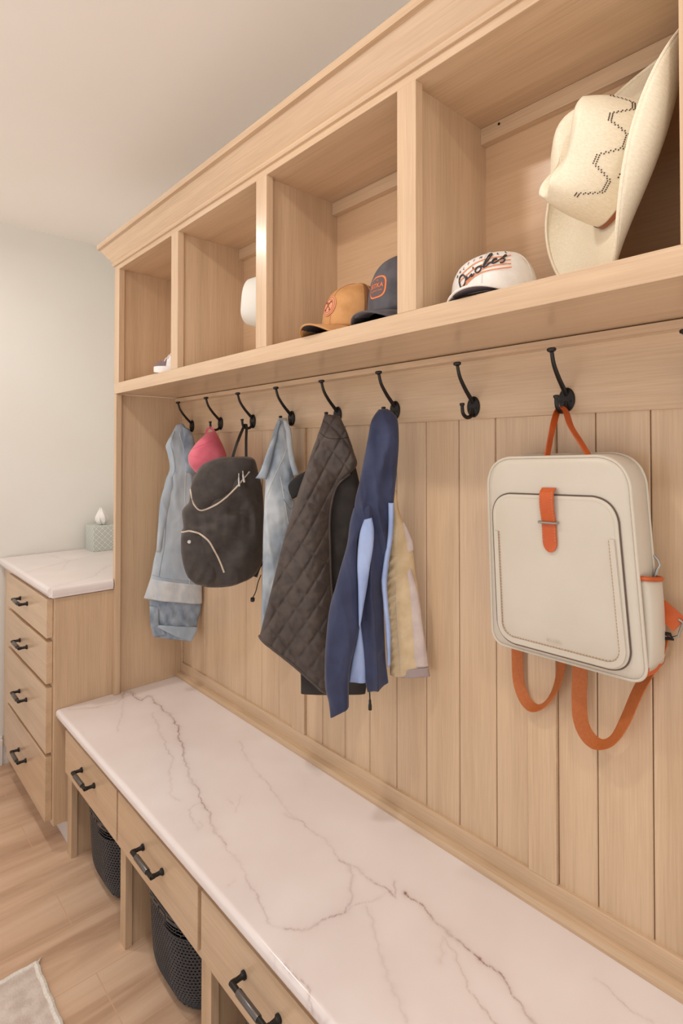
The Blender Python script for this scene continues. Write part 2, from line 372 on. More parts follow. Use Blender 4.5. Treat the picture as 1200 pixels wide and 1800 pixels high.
# ---------------------------------------------------------------- drawer cabinet on the far left
dc = thing('drawer_cabinet', 'tall light oak four drawer cabinet beside the left end panel', 'cabinet', (-.39, -.25, 0))
bx = MB().box((-.775, -.4655, .098), (-.0005, -.02, .889))
obj('cabinet_body', bx, WZ, dc, bevel=.001)
obj('toe_kick', MB().box((-.775, -.405, 0), (.0155, -.39, .098)).box((-.775, -.411, 0), (.0155, -.405, .075)), M_base, dc, bevel=.002)
for z0, z1, hz in ((.750, .885, .822), (.590, .735, .656), (.348, .574, .455), (.112, .334, .224)):
    drawer(-.612, -.020, z0, z1, -.4865, .0205, dc, -.335, hz, .108)
CV = [(.35, [(-.62, -.02), (-.55, -.16), (-.48, -.3), (-.36, -.47)]), (.3, [(-.3, -.02), (-.26, -.2), (-.1, -.3), (-.02, -.45)]), (.25, [(-.7, -.3), (-.5, -.28), (-.3, -.36)])]
o = slab('counter_top', -.781, .0, 240, .029, -.489, .929, .034, 160, CV)
tag(o, 'small white quartz counter on top of the drawer cabinet', 'counter top')
# its right end overhangs forward of the end panel
e_ = MB(); R_ = .011
rows = []
for a in [i*pi/2/6 for i in range(7)]: rows.append([(-.0005+R_*sin(a)+.008, y, .929-R_+R_*cos(a)) for y in (-.478, -.272)])
rows += [[(x, y, z) for y in (-.478, -.272)] for x, z in ((.0185, .905), (.0155, .902), (.0155, .895), (-.0005, .895), (-.0005, .929))]
obj('counter_edge', MB().grid(rows, close_u=True).add([r[0] for r in rows], [tuple(range(len(rows)))]).add([r[1] for r in rows], [tuple(range(len(rows)))]), M_q, o, smooth=True, angle=50)

# ---------------------------------------------------------------- coat hooks
def hook(x, z, label):
    t = thing('coat_hook', label, 'hook', (x, 0, z), group='black coat hooks on the oak rail')
    rows = []
    for sc, y in ((1, -.0002), (1, -.0025), (.93, -.0042), (.6, -.0052), (.02, -.0056)):
        rows.append([(x+.0165*sc*cos(a), y, z+.0235*sc*sin(a)) for a in [2*pi*k/28 for k in range(28)]])
    obj('back_plate', MB().grid(rows, close_v=True, cap0=True, cap1=True), M_blk, t, smooth=True)
    up = catmull([(x, -.003, z+.010), (x, -.014, z+.020), (x, -.034, z+.040), (x, -.052, z+.064), (x, -.060, z+.088)], 18)
    g = MB().tube(up, [.0052-.0016*i/17 for i in range(18)], 12)
    g.lathe([(.0001, -.003), (.004, -.003), (.0085, 0), (.0088, .004), (.006, .006), (.0001, .0065)], (x, -.060, z+.088), (0, -.15, 1), 16)
    obj('upper_arm', g, M_blk, t, smooth=True, angle=50)
    lo = catmull([(x, -.003, z-.004), (x, -.010, z-.020), (x, -.026, z-.0245), (x, -.040, z-.016), (x, -.043, z+.002)], 18)
    g = MB().tube(lo, [.0048-.001*i/17 for i in range(18)], 12)
    g.lathe([(.0001, -.003), (.0045, -.002), (.0058, .001), (.005, .004), (.0001, .005)], (x, -.043, z+.002), (0, -.1, 1), 14)
    obj('lower_arm', g, M_blk, t, smooth=True, angle=50)
    for sx_ in (-1, 1): obj('screw', MB().lathe([(.0001, 0), (.003, 0), (.0028, .0012), (.0001, .0014)], (x+sx_*.009, -.0042, z-.004), (0, -1, 0), 10), M_screw, t, smooth=True)
HK = [(.097, 1.507, 'leftmost black coat hook with denim jacket, next to the end panel'),
 (.321, 1.509, 'black coat hook holding the pink cap'),
 (.538, 1.508, 'black coat hook holding the black backpack'),
 (.758, 1.508, 'black coat hook behind the denim jacket collar right of the black backpack'),
 (.976, 1.508, 'black coat hook carrying the black quilted vest'),
 (1.198, 1.509, 'black coat hook carrying the navy jacket'),
 (1.437, 1.503, 'empty black coat hook between navy jacket and white backpack'),
 (1.655, 1.504, 'black coat hook holding the white backpack by its orange loop'),
 (1.882, 1.503, 'black coat hook cut off at the right edge, only its tip showing')]
for h in HK: hook(*h)

# ---------------------------------------------------------------- baskets
M_bask = mat('black_plastic', (58, 58, 62), .28, spec=.6)
def basket(cx, label):
    t = thing('storage_basket', label, 'basket', (cx, -.22, .002), group='black perforated baskets under the bench')
    def per(s, z):      # rounded rectangle perimeter, s in 0..1
        k = 1-.08*(1-z/.245)**1.5-.16*max(0, 1-z/.09)**2.2
        hw, hd, r = .145*k, .172*k, .105*k
        segs = [(2*(hw-r)), r*pi/2, 2*(hd-r), r*pi/2]*2; tot = sum(segs); q = (s % 1)*tot; i = 0
        while q > segs[i]: q -= segs[i]; i += 1
        C_ = [(-1, -1), (1, -1), (1, -1), (1, 1), (1, 1), (-1, 1), (-1, 1), (-1, -1)]
        if i == 0: p = (-(hw-r)+q, -hd)
        elif i == 2: p = (hw, -(hd-r)+q)
        elif i == 4: p = ((hw-r)-q, hd)
        elif i == 6: p = (-hw, (hd-r)-q)
        else:
            c = {1: (hw-r, -(hd-r), -pi/2), 3: (hw-r, hd-r, 0), 5: (-(hw-r), hd-r, pi/2), 7: (-(hw-r), -(hd-r), pi)}[i]
            a = c[2]+q/r; p = (c[0]+r*cos(a), c[1]+r*sin(a))
        return Vector((cx+p[0], -.245+p[1], z+.002))
    nc, nr = 110, 30; g = MB(); H = .245
    s0 = .137
    for j in range(nr):
        z0, z1 = H*(j/nr), H*((j+1)/nr)
        for i in range(nc):
            a, b_ = i/nc, (i+1)/nc
            if j % 2: a += .5/nc; b_ += .5/nc
            slot = (.060 < (i+.5)/nc < .145+.0) and 25 <= j < 28
            if slot: continue
            o4 = [per(a, z0), per(b_, z0), per(b_, z1), per(a, z1)]
            if j < 2 or j > nr-3: g.add(o4, [(0, 1, 2, 3)]); continue
            m0, m1 = a+(b_-a)*.26, a+(b_-a)*.74; q0, q1 = z0+(z1-z0)*.28, z0+(z1-z0)*.72
            i4 = [per(m0, q0), per(m1, q0), per(m1, q1), per(m0, q1)]
            g.add(o4+i4, [(0, 1, 5, 4), (1, 2, 6, 5), (2, 3, 7, 6), (3, 0, 4, 7)])
    w = obj('woven_wall', g, M_bask, t, smooth=False)
    m = w.modifiers.new('solid', 'SOLIDIFY'); m.thickness = .0022
    rib = MB()
    for j in range(2, nr-1, 1): rib.tube([per(i/64, H*j/nr)+Vector((0, 0, 0)) for i in range(64)], .0011, 5, closed=True)
    obj('rib', rib, M_bask, t, smooth=True, kind='stuff')
    obj('rim', MB().tube([per(i/72, H) for i in range(72)], .0042, 8, closed=True), M_bask, t, smooth=True)
    bt = [per(i/60, .001) for i in range(60)]
    obj('bottom', MB().add(bt+[p+Vector((0, 0, .003)) for p in bt], [tuple(range(60)), tuple(range(60, 120))]+[(i, (i+1) % 60, (i+1) % 60+60, i+60) for i in range(60)]), M_bask, t)
    sl = [per(.058+.089*k/12, H*24.9/nr) for k in range(13)]+[per(.147-.089*k/12, H*28.1/nr) for k in range(13)]
    obj('grip_slot', MB().tube(sl, .0022, 6, closed=True), M_bask, t, smooth=True)
    return t
for cx, lb in ((.285, 'black perforated plastic basket in the leftmost opening under the bench'),
               (.765, 'black perforated plastic basket in the second opening from the left'),
               (1.245, 'black perforated plastic basket under the third drawer, only its rim showing')): basket(cx, lb)

# ---------------------------------------------------------------- rug
M_rug = noisy(mat('rug_pile', (214, 200, 190), .95, spec=.1), (200, 184, 173), (222, 209, 200), 30, bump=.5, bscale=260, dist=.003)
M_rugb = noisy(mat('rug_border', (232, 224, 214), .95, spec=.1), (224, 214, 202), (238, 232, 224), 160, bump=.6, bscale=300, dist=.003)
rg = thing('floor_rug', 'beige area rug with cream bound edge on the wood floor', 'rug', (1.1, -1.1, 0))
rx0, rx1, ry0, ry1 = .432, 1.9, -.615, -1.75
obj('rug_field', MB().box((rx0+.012, ry1+.02, .001), (rx1, ry0-.012, .010)), M_rug, rg, bevel=.002)
g = MB()
g.tube([(rx0+.008+.0015*sin(k*1.9), ry0-.008-(ry0-ry1-.03)*k/60, .0065) for k in range(61)], .0085, 8)
g.tube([(rx0+.004+(rx1-rx0)*k/60, ry0-.008+.0015*sin(k*2.3), .0062) for k in range(61)], .0082, 8)
for k in range(7): g.tube([(rx0+.006, ry0-.006, .006), (rx0-.004+.002*k, ry0+.006-.0012*k, .008), (rx0-.010+.003*k, ry0+.012-.002*k, .004)], .0012, 5)
obj('rug_binding', g, M_rugb, rg, smooth=True)

# ---------------------------------------------------------------- tissue box
M_tb = mat('tissue_box_print', (226, 222, 212), .5); nt = M_tb.node_tree; N = nt.nodes
tc = N.new('ShaderNodeTexCoord'); sp = N.new('ShaderNodeSeparateXYZ'); nt.links.new(tc.outputs['Object'], sp.inputs[0])
def mth(op, a, b_=None):
    n = N.new('ShaderNodeMath'); n.operation = op
    for i, q in enumerate((a, b_)):
        if q is None: continue
        if isinstance(q, (int, float)): n.inputs[i].default_value = q
        else: nt.links.new(q, n.inputs[i])
    return n.outputs[0]
hx = mth('ADD', sp.outputs[0], sp.outputs[1])
A1 = mth('ABSOLUTE', mth('SINE', mth('MULTIPLY', mth('ADD', hx, sp.outputs[2]), 115)))
A2 = mth('ABSOLUTE', mth('SINE', mth('MULTIPLY', mth('SUBTRACT', hx, sp.outputs[2]), 115)))
mn = mth('MINIMUM', A1, A2)
r = N.new('ShaderNodeValToRGB'); e = r.color_ramp.elements; e[0].position = .16; e[0].color = (*lin((232, 228, 222)), 1); e[1].position = .34; e[1].color = (*lin((158, 178, 172)), 1)
q = e.new(.7); q.color = (*lin((196, 200, 190)), 1)
nt.links.new(mn, r.inputs['Fac']); nt.links.new(r.outputs['Color'], N['Principled BSDF'].inputs['Base Color'])
tb = thing('tissue_box', 'square tissue box with lattice print on the small counter', 'tissue box', (-.70, -.075, .9292))
obj('carton', MB().box((-.762, -.128, .9292), (-.650, -.018, 1.050)), M_tb, tb, bevel=.002)
M_tis = noisy(mat('tissue', (240, 236, 230), .9), (232, 228, 222), (244, 241, 236), 40, bump=.4)
rows = []
for i in range(12):
    t = i/11; r_ = .010+.030*sin(t*pi)**.8*(1-.35*t)-.007*t
    rows.append([(-.700+r_*cos(a)*(1+.38*sin(5*a+t*3))+.012*t, -.072+r_*.75*sin(a)*(1+.25*cos(4*a+2*t))-.01*t, 1.0495+.078*t+.012*sin(2*a+1)*t) for a in [2*pi*k/40 for k in range(40)]])
obj('tissue', MB().grid(rows, close_v=True, cap0=True, cap1=True), M_tis, tb, smooth=True, angle=0)

# ---------------------------------------------------------------- cloth forms
DENIM_BODY = dict(A=(0.13, -0.125), ang=1.1489,
  L=[(0.0388, 1.5079), (0.0188, 1.4674), (0.0011, 1.4272), (0.0083, 1.3929), (0.0156, 1.3413), (0.0007, 1.2958), (-0.0125, 1.2277), (-0.0213, 1.1655), (-0.0263, 1.1033), (-0.0293, 1.0468), (-0.0397, 0.9966), (-0.05, 0.9352), (-0.0729, 0.864)],
  R=[(0.063, 1.5129), (0.0819, 1.4854), (0.0998, 1.4566), (0.1067, 1.4101), (0.1091, 1.3637), (0.1105, 1.3114), (0.1135, 1.2476), (0.1193, 1.1894), (0.1252, 1.1312), (0.1282, 1.073), (0.1314, 0.9859), (0.1345, 0.8988), (0.1359, 0.8264)])
DENIM_LOWER = dict(A=(0.13, -0.125), ang=1.1489,
  L=[(-0.056, 0.8682), (-0.0537, 0.8399), (-0.0525, 0.8004), (-0.0491, 0.7664), (-0.0426, 0.7377), (-0.0351, 0.7155)],
  R=[(0.1336, 0.8526), (0.1326, 0.818), (0.1293, 0.7894), (0.1211, 0.7613), (0.114, 0.7217), (0.0953, 0.6869)])
DENIM_COLLAR = dict(A=(0.13, -0.125), ang=1.1489,
  L=[(0.0597, 1.5013), (0.0626, 1.4678), (0.0667, 1.4216), (0.0692, 1.3639), (0.0726, 1.3293)],
  R=[(0.0847, 1.4912), (0.1015, 1.4566), (0.1078, 1.4101), (0.1103, 1.3637), (0.1093, 1.3202)])
DENIM_SLEEVE = dict(A=(0.13, -0.125), ang=1.1489,
  L=[(0.0141, 1.3213), (0.0007, 1.2844), (-0.0136, 1.2391), (-0.0204, 1.1938), (-0.0238, 1.1372), (-0.0278, 1.0807), (-0.0303, 1.0356)],
  R=[(0.0396, 1.3296), (0.0306, 1.2839), (0.0237, 1.2382), (0.0147, 1.1927), (0.0041, 1.1361), (-0.0064, 1.0797), (-0.0142, 1.029)])
PACK_BODY = dict(A=(0.54, -0.185), ang=1.0876,
  L=[(0.0565, 1.3881), (0.0006, 1.3652), (-0.0292, 1.3224), (-0.0395, 1.2749), (-0.0426, 1.2464), (-0.0629, 1.2185), (-0.0591, 1.171), (-0.0649, 1.1523), (-0.0642, 1.105), (-0.0586, 1.0621), (-0.0439, 1.0211), (-0.0164, 0.9934), (0.0206, 0.9806)],
  R=[(0.1326, 1.3899), (0.1592, 1.3801), (0.1714, 1.3397), (0.1822, 1.3002), (0.1872, 1.2608), (0.1892, 1.2214), (0.1903, 1.1722), (0.1904, 1.123), (0.1896, 1.0789), (0.1794, 1.0353), (0.1553, 1.0049), (0.1193, 0.9924), (0.0673, 0.9796)])
PACK_LID = dict(A=(0.54, -0.185), ang=1.0876,
  L=[(0.0565, 1.3862), (0.0052, 1.3661), (-0.0246, 1.3271), (-0.0368, 1.2892), (-0.0321, 1.2605), (-0.0173, 1.2339)],
  R=[(0.0943, 1.388), (0.1446, 1.384), (0.1558, 1.3644), (0.1232, 1.3206), (0.0757, 1.2703), (0.0058, 1.2271)])
PACK_POCKET = dict(A=(0.54, -0.185), ang=1.0876,
  L=[(-0.0422, 1.1585), (-0.0626, 1.1498), (-0.0642, 1.105), (-0.0586, 1.0621), (-0.0439, 1.0211), (-0.0164, 0.9944)],
  R=[(-0.017, 1.1576), (0.02, 1.1371), (0.0481, 1.0855), (0.0633, 1.0415), (0.0578, 1.0129), (0.0391, 0.99)])
PINK = dict(A=(0.335, -0.135), ang=1.1124,
  L=[(0.0667, 1.4735), (0.0461, 1.4562), (0.0232, 1.4305), (0.003, 1.3987), (0.0005, 1.3775), (0.0067, 1.3563), (0.0313, 1.3253)],
  R=[(0.0926, 1.4781), (0.1073, 1.4497), (0.12, 1.4229), (0.1306, 1.3932), (0.1296, 1.3716), (0.114, 1.3448), (0.0673, 1.3212)])
DENIM2_BODY = dict(A=(0.74, -0.125), ang=1.0019,
  L=[(0.0716, 1.5058), (0.0559, 1.4624), (0.0435, 1.4079), (0.0364, 1.3626), (0.033, 1.3083), (0.0296, 1.236), (0.027, 1.1683), (0.0259, 1.1008), (0.0247, 1.0108), (0.0223, 0.9301), (0.0215, 0.8763)],
  R=[(0.0965, 1.5061), (0.1057, 1.4628), (0.1103, 1.4079), (0.1158, 1.3622), (0.1186, 1.3074), (0.1197, 1.2344), (0.1198, 1.166), (0.1199, 1.0977), (0.12, 1.0068), (0.1201, 0.9251), (0.1202, 0.8707)])
DENIM2_COLL_L = dict(A=(0.74, -0.125), ang=1.0019,
  L=[(0.0721, 1.4999), (0.0537, 1.4488), (0.0337, 1.3943), (0.0181, 1.3491), (0.0035, 1.3266)],
  R=[(0.0784, 1.4968), (0.0672, 1.4488), (0.0561, 1.4033), (0.0472, 1.3625), (0.0361, 1.3227)])
DENIM2_COLL_R = dict(A=(0.74, -0.125), ang=1.0019,
  L=[(0.0829, 1.4982), (0.0898, 1.4627), (0.0967, 1.417), (0.1035, 1.3714), (0.115, 1.3325)],
  R=[(0.0965, 1.497), (0.1079, 1.4673), (0.1125, 1.4262), (0.1194, 1.3805), (0.1314, 1.3356)])
VEST_BACK = dict(A=(0.99, -0.185), ang=0.9445,
  L=[(0.1016, 1.4962), (0.0809, 1.453), (0.0665, 1.3987), (0.0449, 1.342), (0.0296, 1.2701), (0.0298, 1.1932), (0.0299, 1.1163), (0.03, 1.0396), (0.0301, 0.963), (0.0302, 0.8865), (0.0354, 0.8252), (0.0364, 0.7732)],
  R=[(0.1328, 1.4897), (0.1537, 1.4455), (0.1773, 1.3726), (0.1904, 1.3204), (0.2062, 1.2368), (0.2115, 1.1899), (0.2114, 1.1118), (0.2114, 1.0339), (0.2113, 0.9561), (0.2113, 0.8784), (0.2113, 0.8112), (0.206, 0.764)])
VEST_FRONT = dict(A=(0.99, -0.185), ang=0.9445,
  L=[(0.0964, 1.5024), (0.0809, 1.453), (0.0644, 1.409), (0.05, 1.3626), (0.0337, 1.3164), (0.0194, 1.2703), (0.0017, 1.2141), (-0.015, 1.1531), (-0.031, 1.0873), (-0.046, 1.0267), (-0.06, 0.9715), (-0.0694, 0.9339)],
  R=[(0.1359, 1.4965), (0.1563, 1.4507), (0.1721, 1.4039), (0.1789, 1.3648), (0.1328, 1.3208), (0.1152, 1.2743), (0.1095, 1.2175), (0.1111, 1.1504), (0.1132, 1.0833), (0.1174, 1.0111), (0.1174, 0.9083), (0.1072, 0.7781)])
NAVY_BODY = dict(A=(1.2, -0.16), ang=0.8356,
  L=[(0.0687, 1.5023), (0.0519, 1.4757), (0.043, 1.4314), (0.0323, 1.3755), (0.023, 1.329), (0.0136, 1.2872), (0.0127, 1.2454), (0.0173, 1.1898), (0.0183, 1.1435), (0.0206, 1.0972), (0.0229, 1.051), (0.0257, 1.0048), (0.0303, 0.9586), (0.0349, 0.9125), (0.0377, 0.8711), (0.0427, 0.8458)],
  R=[(0.0897, 1.5038), (0.1117, 1.4828), (0.1163, 1.4314), (0.1134, 1.3801), (0.1087, 1.3289), (0.1044, 1.287), (0.1011, 1.2359), (0.0983, 1.1895), (0.0908, 1.1525), (0.0787, 1.1201), (0.0758, 1.0923), (0.0795, 1.0507), (0.0813, 1.0045), (0.0832, 0.9583), (0.0859, 0.9122), (0.0914, 0.8684)])
NAVY_SLEEVE = dict(A=(1.2, -0.16), ang=0.8356,
  L=[(0.0104, 1.2733), (0.002, 1.2408), (-0.0049, 1.1898), (-0.0189, 1.139), (-0.0328, 1.0882), (-0.0443, 1.0467), (-0.0512, 0.9914), (-0.0558, 0.9269), (-0.0548, 0.8672), (-0.0465, 0.8304), (-0.0428, 0.7959)],
  R=[(0.0499, 1.2825), (0.0508, 1.2523), (0.022, 1.2129), (0.0192, 1.1527), (0.022, 1.0972), (0.0238, 1.051), (0.0247, 1.0094), (0.0127, 0.9541), (0.0034, 0.9128), (-0.0003, 0.8668), (-0.0003, 0.8208)])
NAVY_INSERT = dict(A=(1.2, -0.16), ang=0.8356,
  L=[(0.0341, 1.2491), (0.0248, 1.2222), (0.0201, 1.1898), (0.0183, 1.1435), (0.0201, 1.0972), (0.021, 1.051), (0.022, 1.0094)],
  R=[(0.0518, 1.2537), (0.0564, 1.2268), (0.055, 1.1897), (0.0475, 1.1434), (0.041, 1.0971), (0.0326, 1.0509), (0.0247, 1.0002)])
NAVY_LINING = dict(A=(1.2, -0.16), ang=0.8356,
  L=[(0.0238, 1.014), (0.0173, 0.9679), (0.009, 0.9311), (0.0034, 0.8989), (0.0006, 0.8723)],
  R=[(0.0275, 1.0048), (0.0321, 0.9679), (0.0358, 0.931), (0.0377, 0.8987), (0.0386, 0.8711)])
NAVY_STRIPE = dict(A=(1.2, -0.16), ang=0.8356,
  L=[(0.0895, 1.2861), (0.0899, 1.2453), (0.088, 1.2081), (0.0806, 1.1618), (0.0745, 1.1155), (0.0749, 1.0923), (0.0786, 1.0507), (0.0827, 0.9999), (0.0859, 0.9491), (0.0868, 0.9122)],
  R=[(0.1026, 1.2861), (0.1016, 1.2452), (0.0997, 1.2081), (0.0927, 1.1617), (0.0875, 1.1201), (0.0865, 1.0923), (0.0897, 1.0506), (0.0948, 0.9952), (0.0948, 0.949), (0.0943, 0.9168)])
KHAKI_BODY = dict(A=(1.24, -0.085), ang=0.7741,
  L=[(0.0156, 1.3279), (0.0155, 1.2807), (0.0131, 1.2335), (0.0083, 1.1628), (0.0035, 1.0922), (0.0035, 1.0453), (0.0081, 0.9843), (0.0128, 0.9282), (0.0141, 0.8777)],
  R=[(0.0297, 1.309), (0.0367, 1.2619), (0.0531, 1.2196), (0.0662, 1.1773), (0.0755, 1.1164), (0.0838, 1.0556), (0.093, 0.9855), (0.1013, 0.9296), (0.1064, 0.8793)])
KHAKI_SIDE = dict(A=(1.24, -0.085), ang=0.7741,
  L=[(0.0483, 1.1302), (0.0567, 1.0928), (0.0604, 1.0459), (0.065, 0.9851), (0.0677, 0.9431), (0.0704, 0.9001)],
  R=[(0.0633, 1.1304), (0.0764, 1.0883), (0.0838, 1.0462), (0.0921, 0.9855), (0.0986, 0.9435), (0.1032, 0.9039)])
KHAKI_PATCH = dict(A=(1.24, -0.085), ang=0.7741,
  L=[(0.0343, 1.2383), (0.0414, 1.2101), (0.053, 1.1608)],
  R=[(0.0475, 1.2384), (0.0662, 1.1961), (0.069, 1.1727)])
KHAKI_CUFF = dict(A=(1.24, -0.085), ang=0.7741,
  L=[(0.0367, 0.8959), (0.0357, 0.8762)],
  R=[(0.1032, 0.9025), (0.1078, 0.8807)])
PACK_ZIP1=[(-0.0368, 1.2892), (-0.0321, 1.2605), (-0.0242, 1.2389), (-0.0035, 1.224), (0.0382, 1.2422), (0.0757, 1.2703), (0.1136, 1.311), (0.1399, 1.3424)]
PACK_ZIP2=[(-0.0626, 1.1579), (-0.0399, 1.1632), (-0.0124, 1.1575), (0.0154, 1.1373), (0.0341, 1.1054), (0.0505, 1.071), (0.0633, 1.0367)]
PACK_DOT=[(-0.0398, 1.1323)]
PACK_PULLS=[(0.1318, 1.3401), (0.1338, 1.3009), (0.1433, 1.3473), (0.1482, 1.313)]
PACK_LOOP=[(0.0896, 1.3842), (0.0966, 1.4085), (0.1085, 1.4426), (0.1251, 1.4721), (0.1324, 1.4722), (0.1334, 1.4428), (0.1326, 1.3889)]
PACK_STRAP=[(0.1867, 1.0496), (0.1722, 1.0357), (0.1601, 1.0021), (0.182, 1.0058), (0.1723, 0.9819), (0.1651, 0.953), (0.1555, 0.9342)]
DENIM_RIP=[(-0.0483, 0.9098), (-0.0297, 0.9112), (-0.0055, 0.9037)]
DENIM_CUFF_HOLE = dict(A=(0.13, -0.125), ang=1.1489,
  L=[(0.022, 0.7822), (0.0631, 0.7412)],
  R=[(0.1192, 0.803), (0.1173, 0.73)])
DENIM_CUFF_BAND = dict(A=(0.13, -0.125), ang=1.1489,
  L=[(-0.0182, 0.7623), (-0.0209, 0.7524), (0.0304, 0.72)],
  R=[(0.1172, 0.7415), (0.114, 0.7205), (0.0952, 0.688)])
DENIM_CUFF_LEFT = dict(A=(0.13, -0.125), ang=1.1489,
  L=[(-0.0527, 0.8342), (-0.0491, 0.7664), (-0.0372, 0.7174)],
  R=[(-0.0186, 0.8312), (-0.0182, 0.7634), (0.0153, 0.7249)])
VEST_COLLAR = dict(A=(0.99, -0.185), ang=0.9445,
  L=[(0.0254, 1.3411), (0.0025, 1.3156), (0.0123, 1.2796)],
  R=[(0.0552, 1.3574), (0.0501, 1.3214), (0.0322, 1.2907)])

def cloth_P(g, T=.02, front=1.0, back=.7, folds=None, taper=(.15, .12), off=0, tend=(.0, .0), power=.75):
    A = Vector((*g['A'], 0)); e = Vector((cos(g['ang']), sin(g['ang']), 0)); n = Vector((e.y, -e.x, 0))
    m = len(g['L'])
    def P(t, ph):
        q = t*(m-1); k = min(int(q), m-2); f_ = q-k
        def cr(Q):
            a, b_, c, d_ = Q[max(k-1, 0)], Q[k], Q[k+1], Q[min(k+2, m-1)]
            return [.5*(2*b_[i]+(c[i]-a[i])*f_+(2*a[i]-5*b_[i]+4*c[i]-d_[i])*f_*f_+(3*b_[i]-a[i]-3*c[i]+d_[i])*f_**3) for i in (0, 1)]
        l, r_ = cr(g['L']), cr(g['R'])
        s = (1-cos(ph))/2; u = l[0]+(r_[0]-l[0])*s; z = l[1]+(r_[1]-l[1])*s
        pr = 1.0
        if t < taper[0]: x_ = t/taper[0]; pr *= tend[0]+(1-tend[0])*math.sqrt(max(0, 1-(1-x_)**2))
        if t > 1-taper[1]: x_ = (1-t)/taper[1]; pr *= tend[1]+(1-tend[1])*math.sqrt(max(0, 1-(1-x_)**2))
        sn = sin(ph); Tt = T(t) if callable(T) else T
        h = (abs(sn)**power)*Tt*pr*(front if sn >= 0 else -back)
        if folds and sn > 0: h += folds(s, t, u, z)*min(1, abs(sn)*1.6)*(.35+.65*pr)
        return A+e*u+n*(h+off)+Vector((0, 0, z))
    return P
def cloth(name, g, m, parent, nu=56, nv=90, kind=None, label=None, sub=0, **k):
    P = cloth_P(g, **k); rows = []
    for i in range(nv+1):
        rows.append([P(i/nv, 2*pi*j/nu) for j in range(nu)])
    o = obj(name, MB().grid(rows, close_v=True, cap0=True, cap1=True), m, parent, smooth=True, angle=0, label=label)
    o_bvh[name+str(len(o_bvh))] = None
    return o, P
o_bvh = {}
def on_surface(P, path, off=.0006, n=40):
    # path of (s,t) -> points on the front of a cloth form
    out = []
    for q in catmull([(a, b_, 0) for a, b_ in path], n):
        s, t = min(max(q[0], 0.01), .99), min(max(q[1], 0), 1); ph = math.acos(1-2*s)
        p = P(t, ph); nrm = Vector((1, 0, 0)); d = P(t, ph+.02)-P(t, ph-.02); d2 = P(min(t+.01, 1), ph)-P(max(t-.01, 0), ph)
        nrm = d.cross(d2).normalized(); 
        if nrm.dot(Vector(cam.location)-p) < 0: nrm = -nrm
        out.append(p+nrm*off)
    return out
def nz(x, y, z=0, s=1.): return noise.noise(Vector((x*s, y*s, z*s)))
def fold_fn(amp, freq, slant=0, seed=0, fine=.0012, fsc=26):
    def f_(s, t, u, z):
        wr_ = max(0, 1-abs(nz(u*1.2+slant*z, z*.4, seed+9, 24))*2.6)**2
        a = sin((u+slant*z)*freq+seed+2.2*nz(u, z*.6, seed, 6)); a = 1-1.7*abs(a)**.8 if (seed % 2) else a*abs(a)**-.35 if abs(a) > 1e-3 else 0
        return amp*.45*wr_+amp*a*(.55+.45*sin(t*5+seed))+fine*nz(u, z, seed+3, fsc)*2
    return f_
def uvpts(g, pts, off):
    A = Vector((*g['A'], 0)); e = Vector((cos(g['ang']), sin(g['ang']), 0)); n = Vector((e.y, -e.x, 0))
    return [A+e*u+Vector((0, 0, z))+n*off for u, z in pts], n
def drape(ob, g, pts, off=.0008, n=48):
    obs_ = ob if isinstance(ob, (list, tuple)) else [ob]
    bvs = [BVHTree.FromPolygons([v.co for v in q.data.vertices], [p.vertices[:] for p in q.data.polygons]) for q in obs_]
    P_, nn = uvpts(g, [(q[0], q[1]) for q in catmull([(a, b_, 0) for a, b_ in pts], n)], .3)
    out = []; last = .03
    for p in P_:
        hits = [h for h in (b_.ray_cast(p, -nn, .6) for b_ in bvs) if h[0] is not None]
        hit = min(hits, key=lambda h: h[3]) if hits else (None,)
        if hit[0] is not None: last = (p-hit[0]).dot(nn); out.append(hit[0]+nn*off)
        else: out.append(p-nn*last+nn*off)
    return out
def denim(name, c1, c2, c3, sc=9):
    m = noisy(mat(name, c2, .85, spec=.2), c1, c3, sc, detail=8, stretch=(1, 1, .55), bump=.5, lo=.33, hi=.66, bscale=900, dist=.0008)
    return m
M_den = denim('washed_light_denim', (146, 158, 170), (168, 178, 186), (186, 193, 198))
M_den2 = denim('faded_denim', (122, 136, 152), (164, 175, 185), (194, 200, 204), 14)
M_den3 = denim('darker_denim_edge', (112, 124, 140), (140, 151, 164), (164, 173, 182), 30)
M_stitch = mat('pale_stitching', (196, 198, 196), .9)
M_hem = denim('frayed_denim_hem', (184, 188, 192), (194, 197, 198), (204, 204, 202), 40)

# 1. light denim jacket, left
dj = thing('denim_jacket', 'light blue denim jacket hanging leftmost, frayed hem, against the end panel', 'jacket', (.13, -.125, .67))
o, Pd = cloth('jacket_body', DENIM_BODY, M_den, dj, T=.026, folds=fold_fn(.0065, 50, .10, 1, .002), taper=(.08, .02), tend=(.6, .8), nv=130)
obj('front_seam', MB().tube(on_surface(Pd, [(.5, .08), (.62, .25), (.66, .5), (.72, .75), (.76, .99)], .0002), .0016, 6), M_stitch, o, smooth=True)
obj('hem_seam', MB().tube(on_surface(Pd, [(.02, .955), (.3, .95), (.6, .955), (.97, .955)], 0), .0012, 6), M_stitch, o, smooth=True)
obj('hem_seam', MB().tube(on_surface(Pd, [(.02, .90), (.3, .905), (.6, .905), (.97, .91)], 0), .0010, 6), M_den3, o, smooth=True)
obj('sleeve_seam', MB().tube(on_surface(Pd, [(.16, .06), (.20, .3), (.19, .6), (.15, .9)], .0002), .0012, 6), M_den3, o, smooth=True)
obj('sleeve_seam', MB().tube(on_surface(Pd, [(.80, .10), (.84, .3), (.86, .5)], .0002), .0012, 6), M_den3, o, smooth=True)
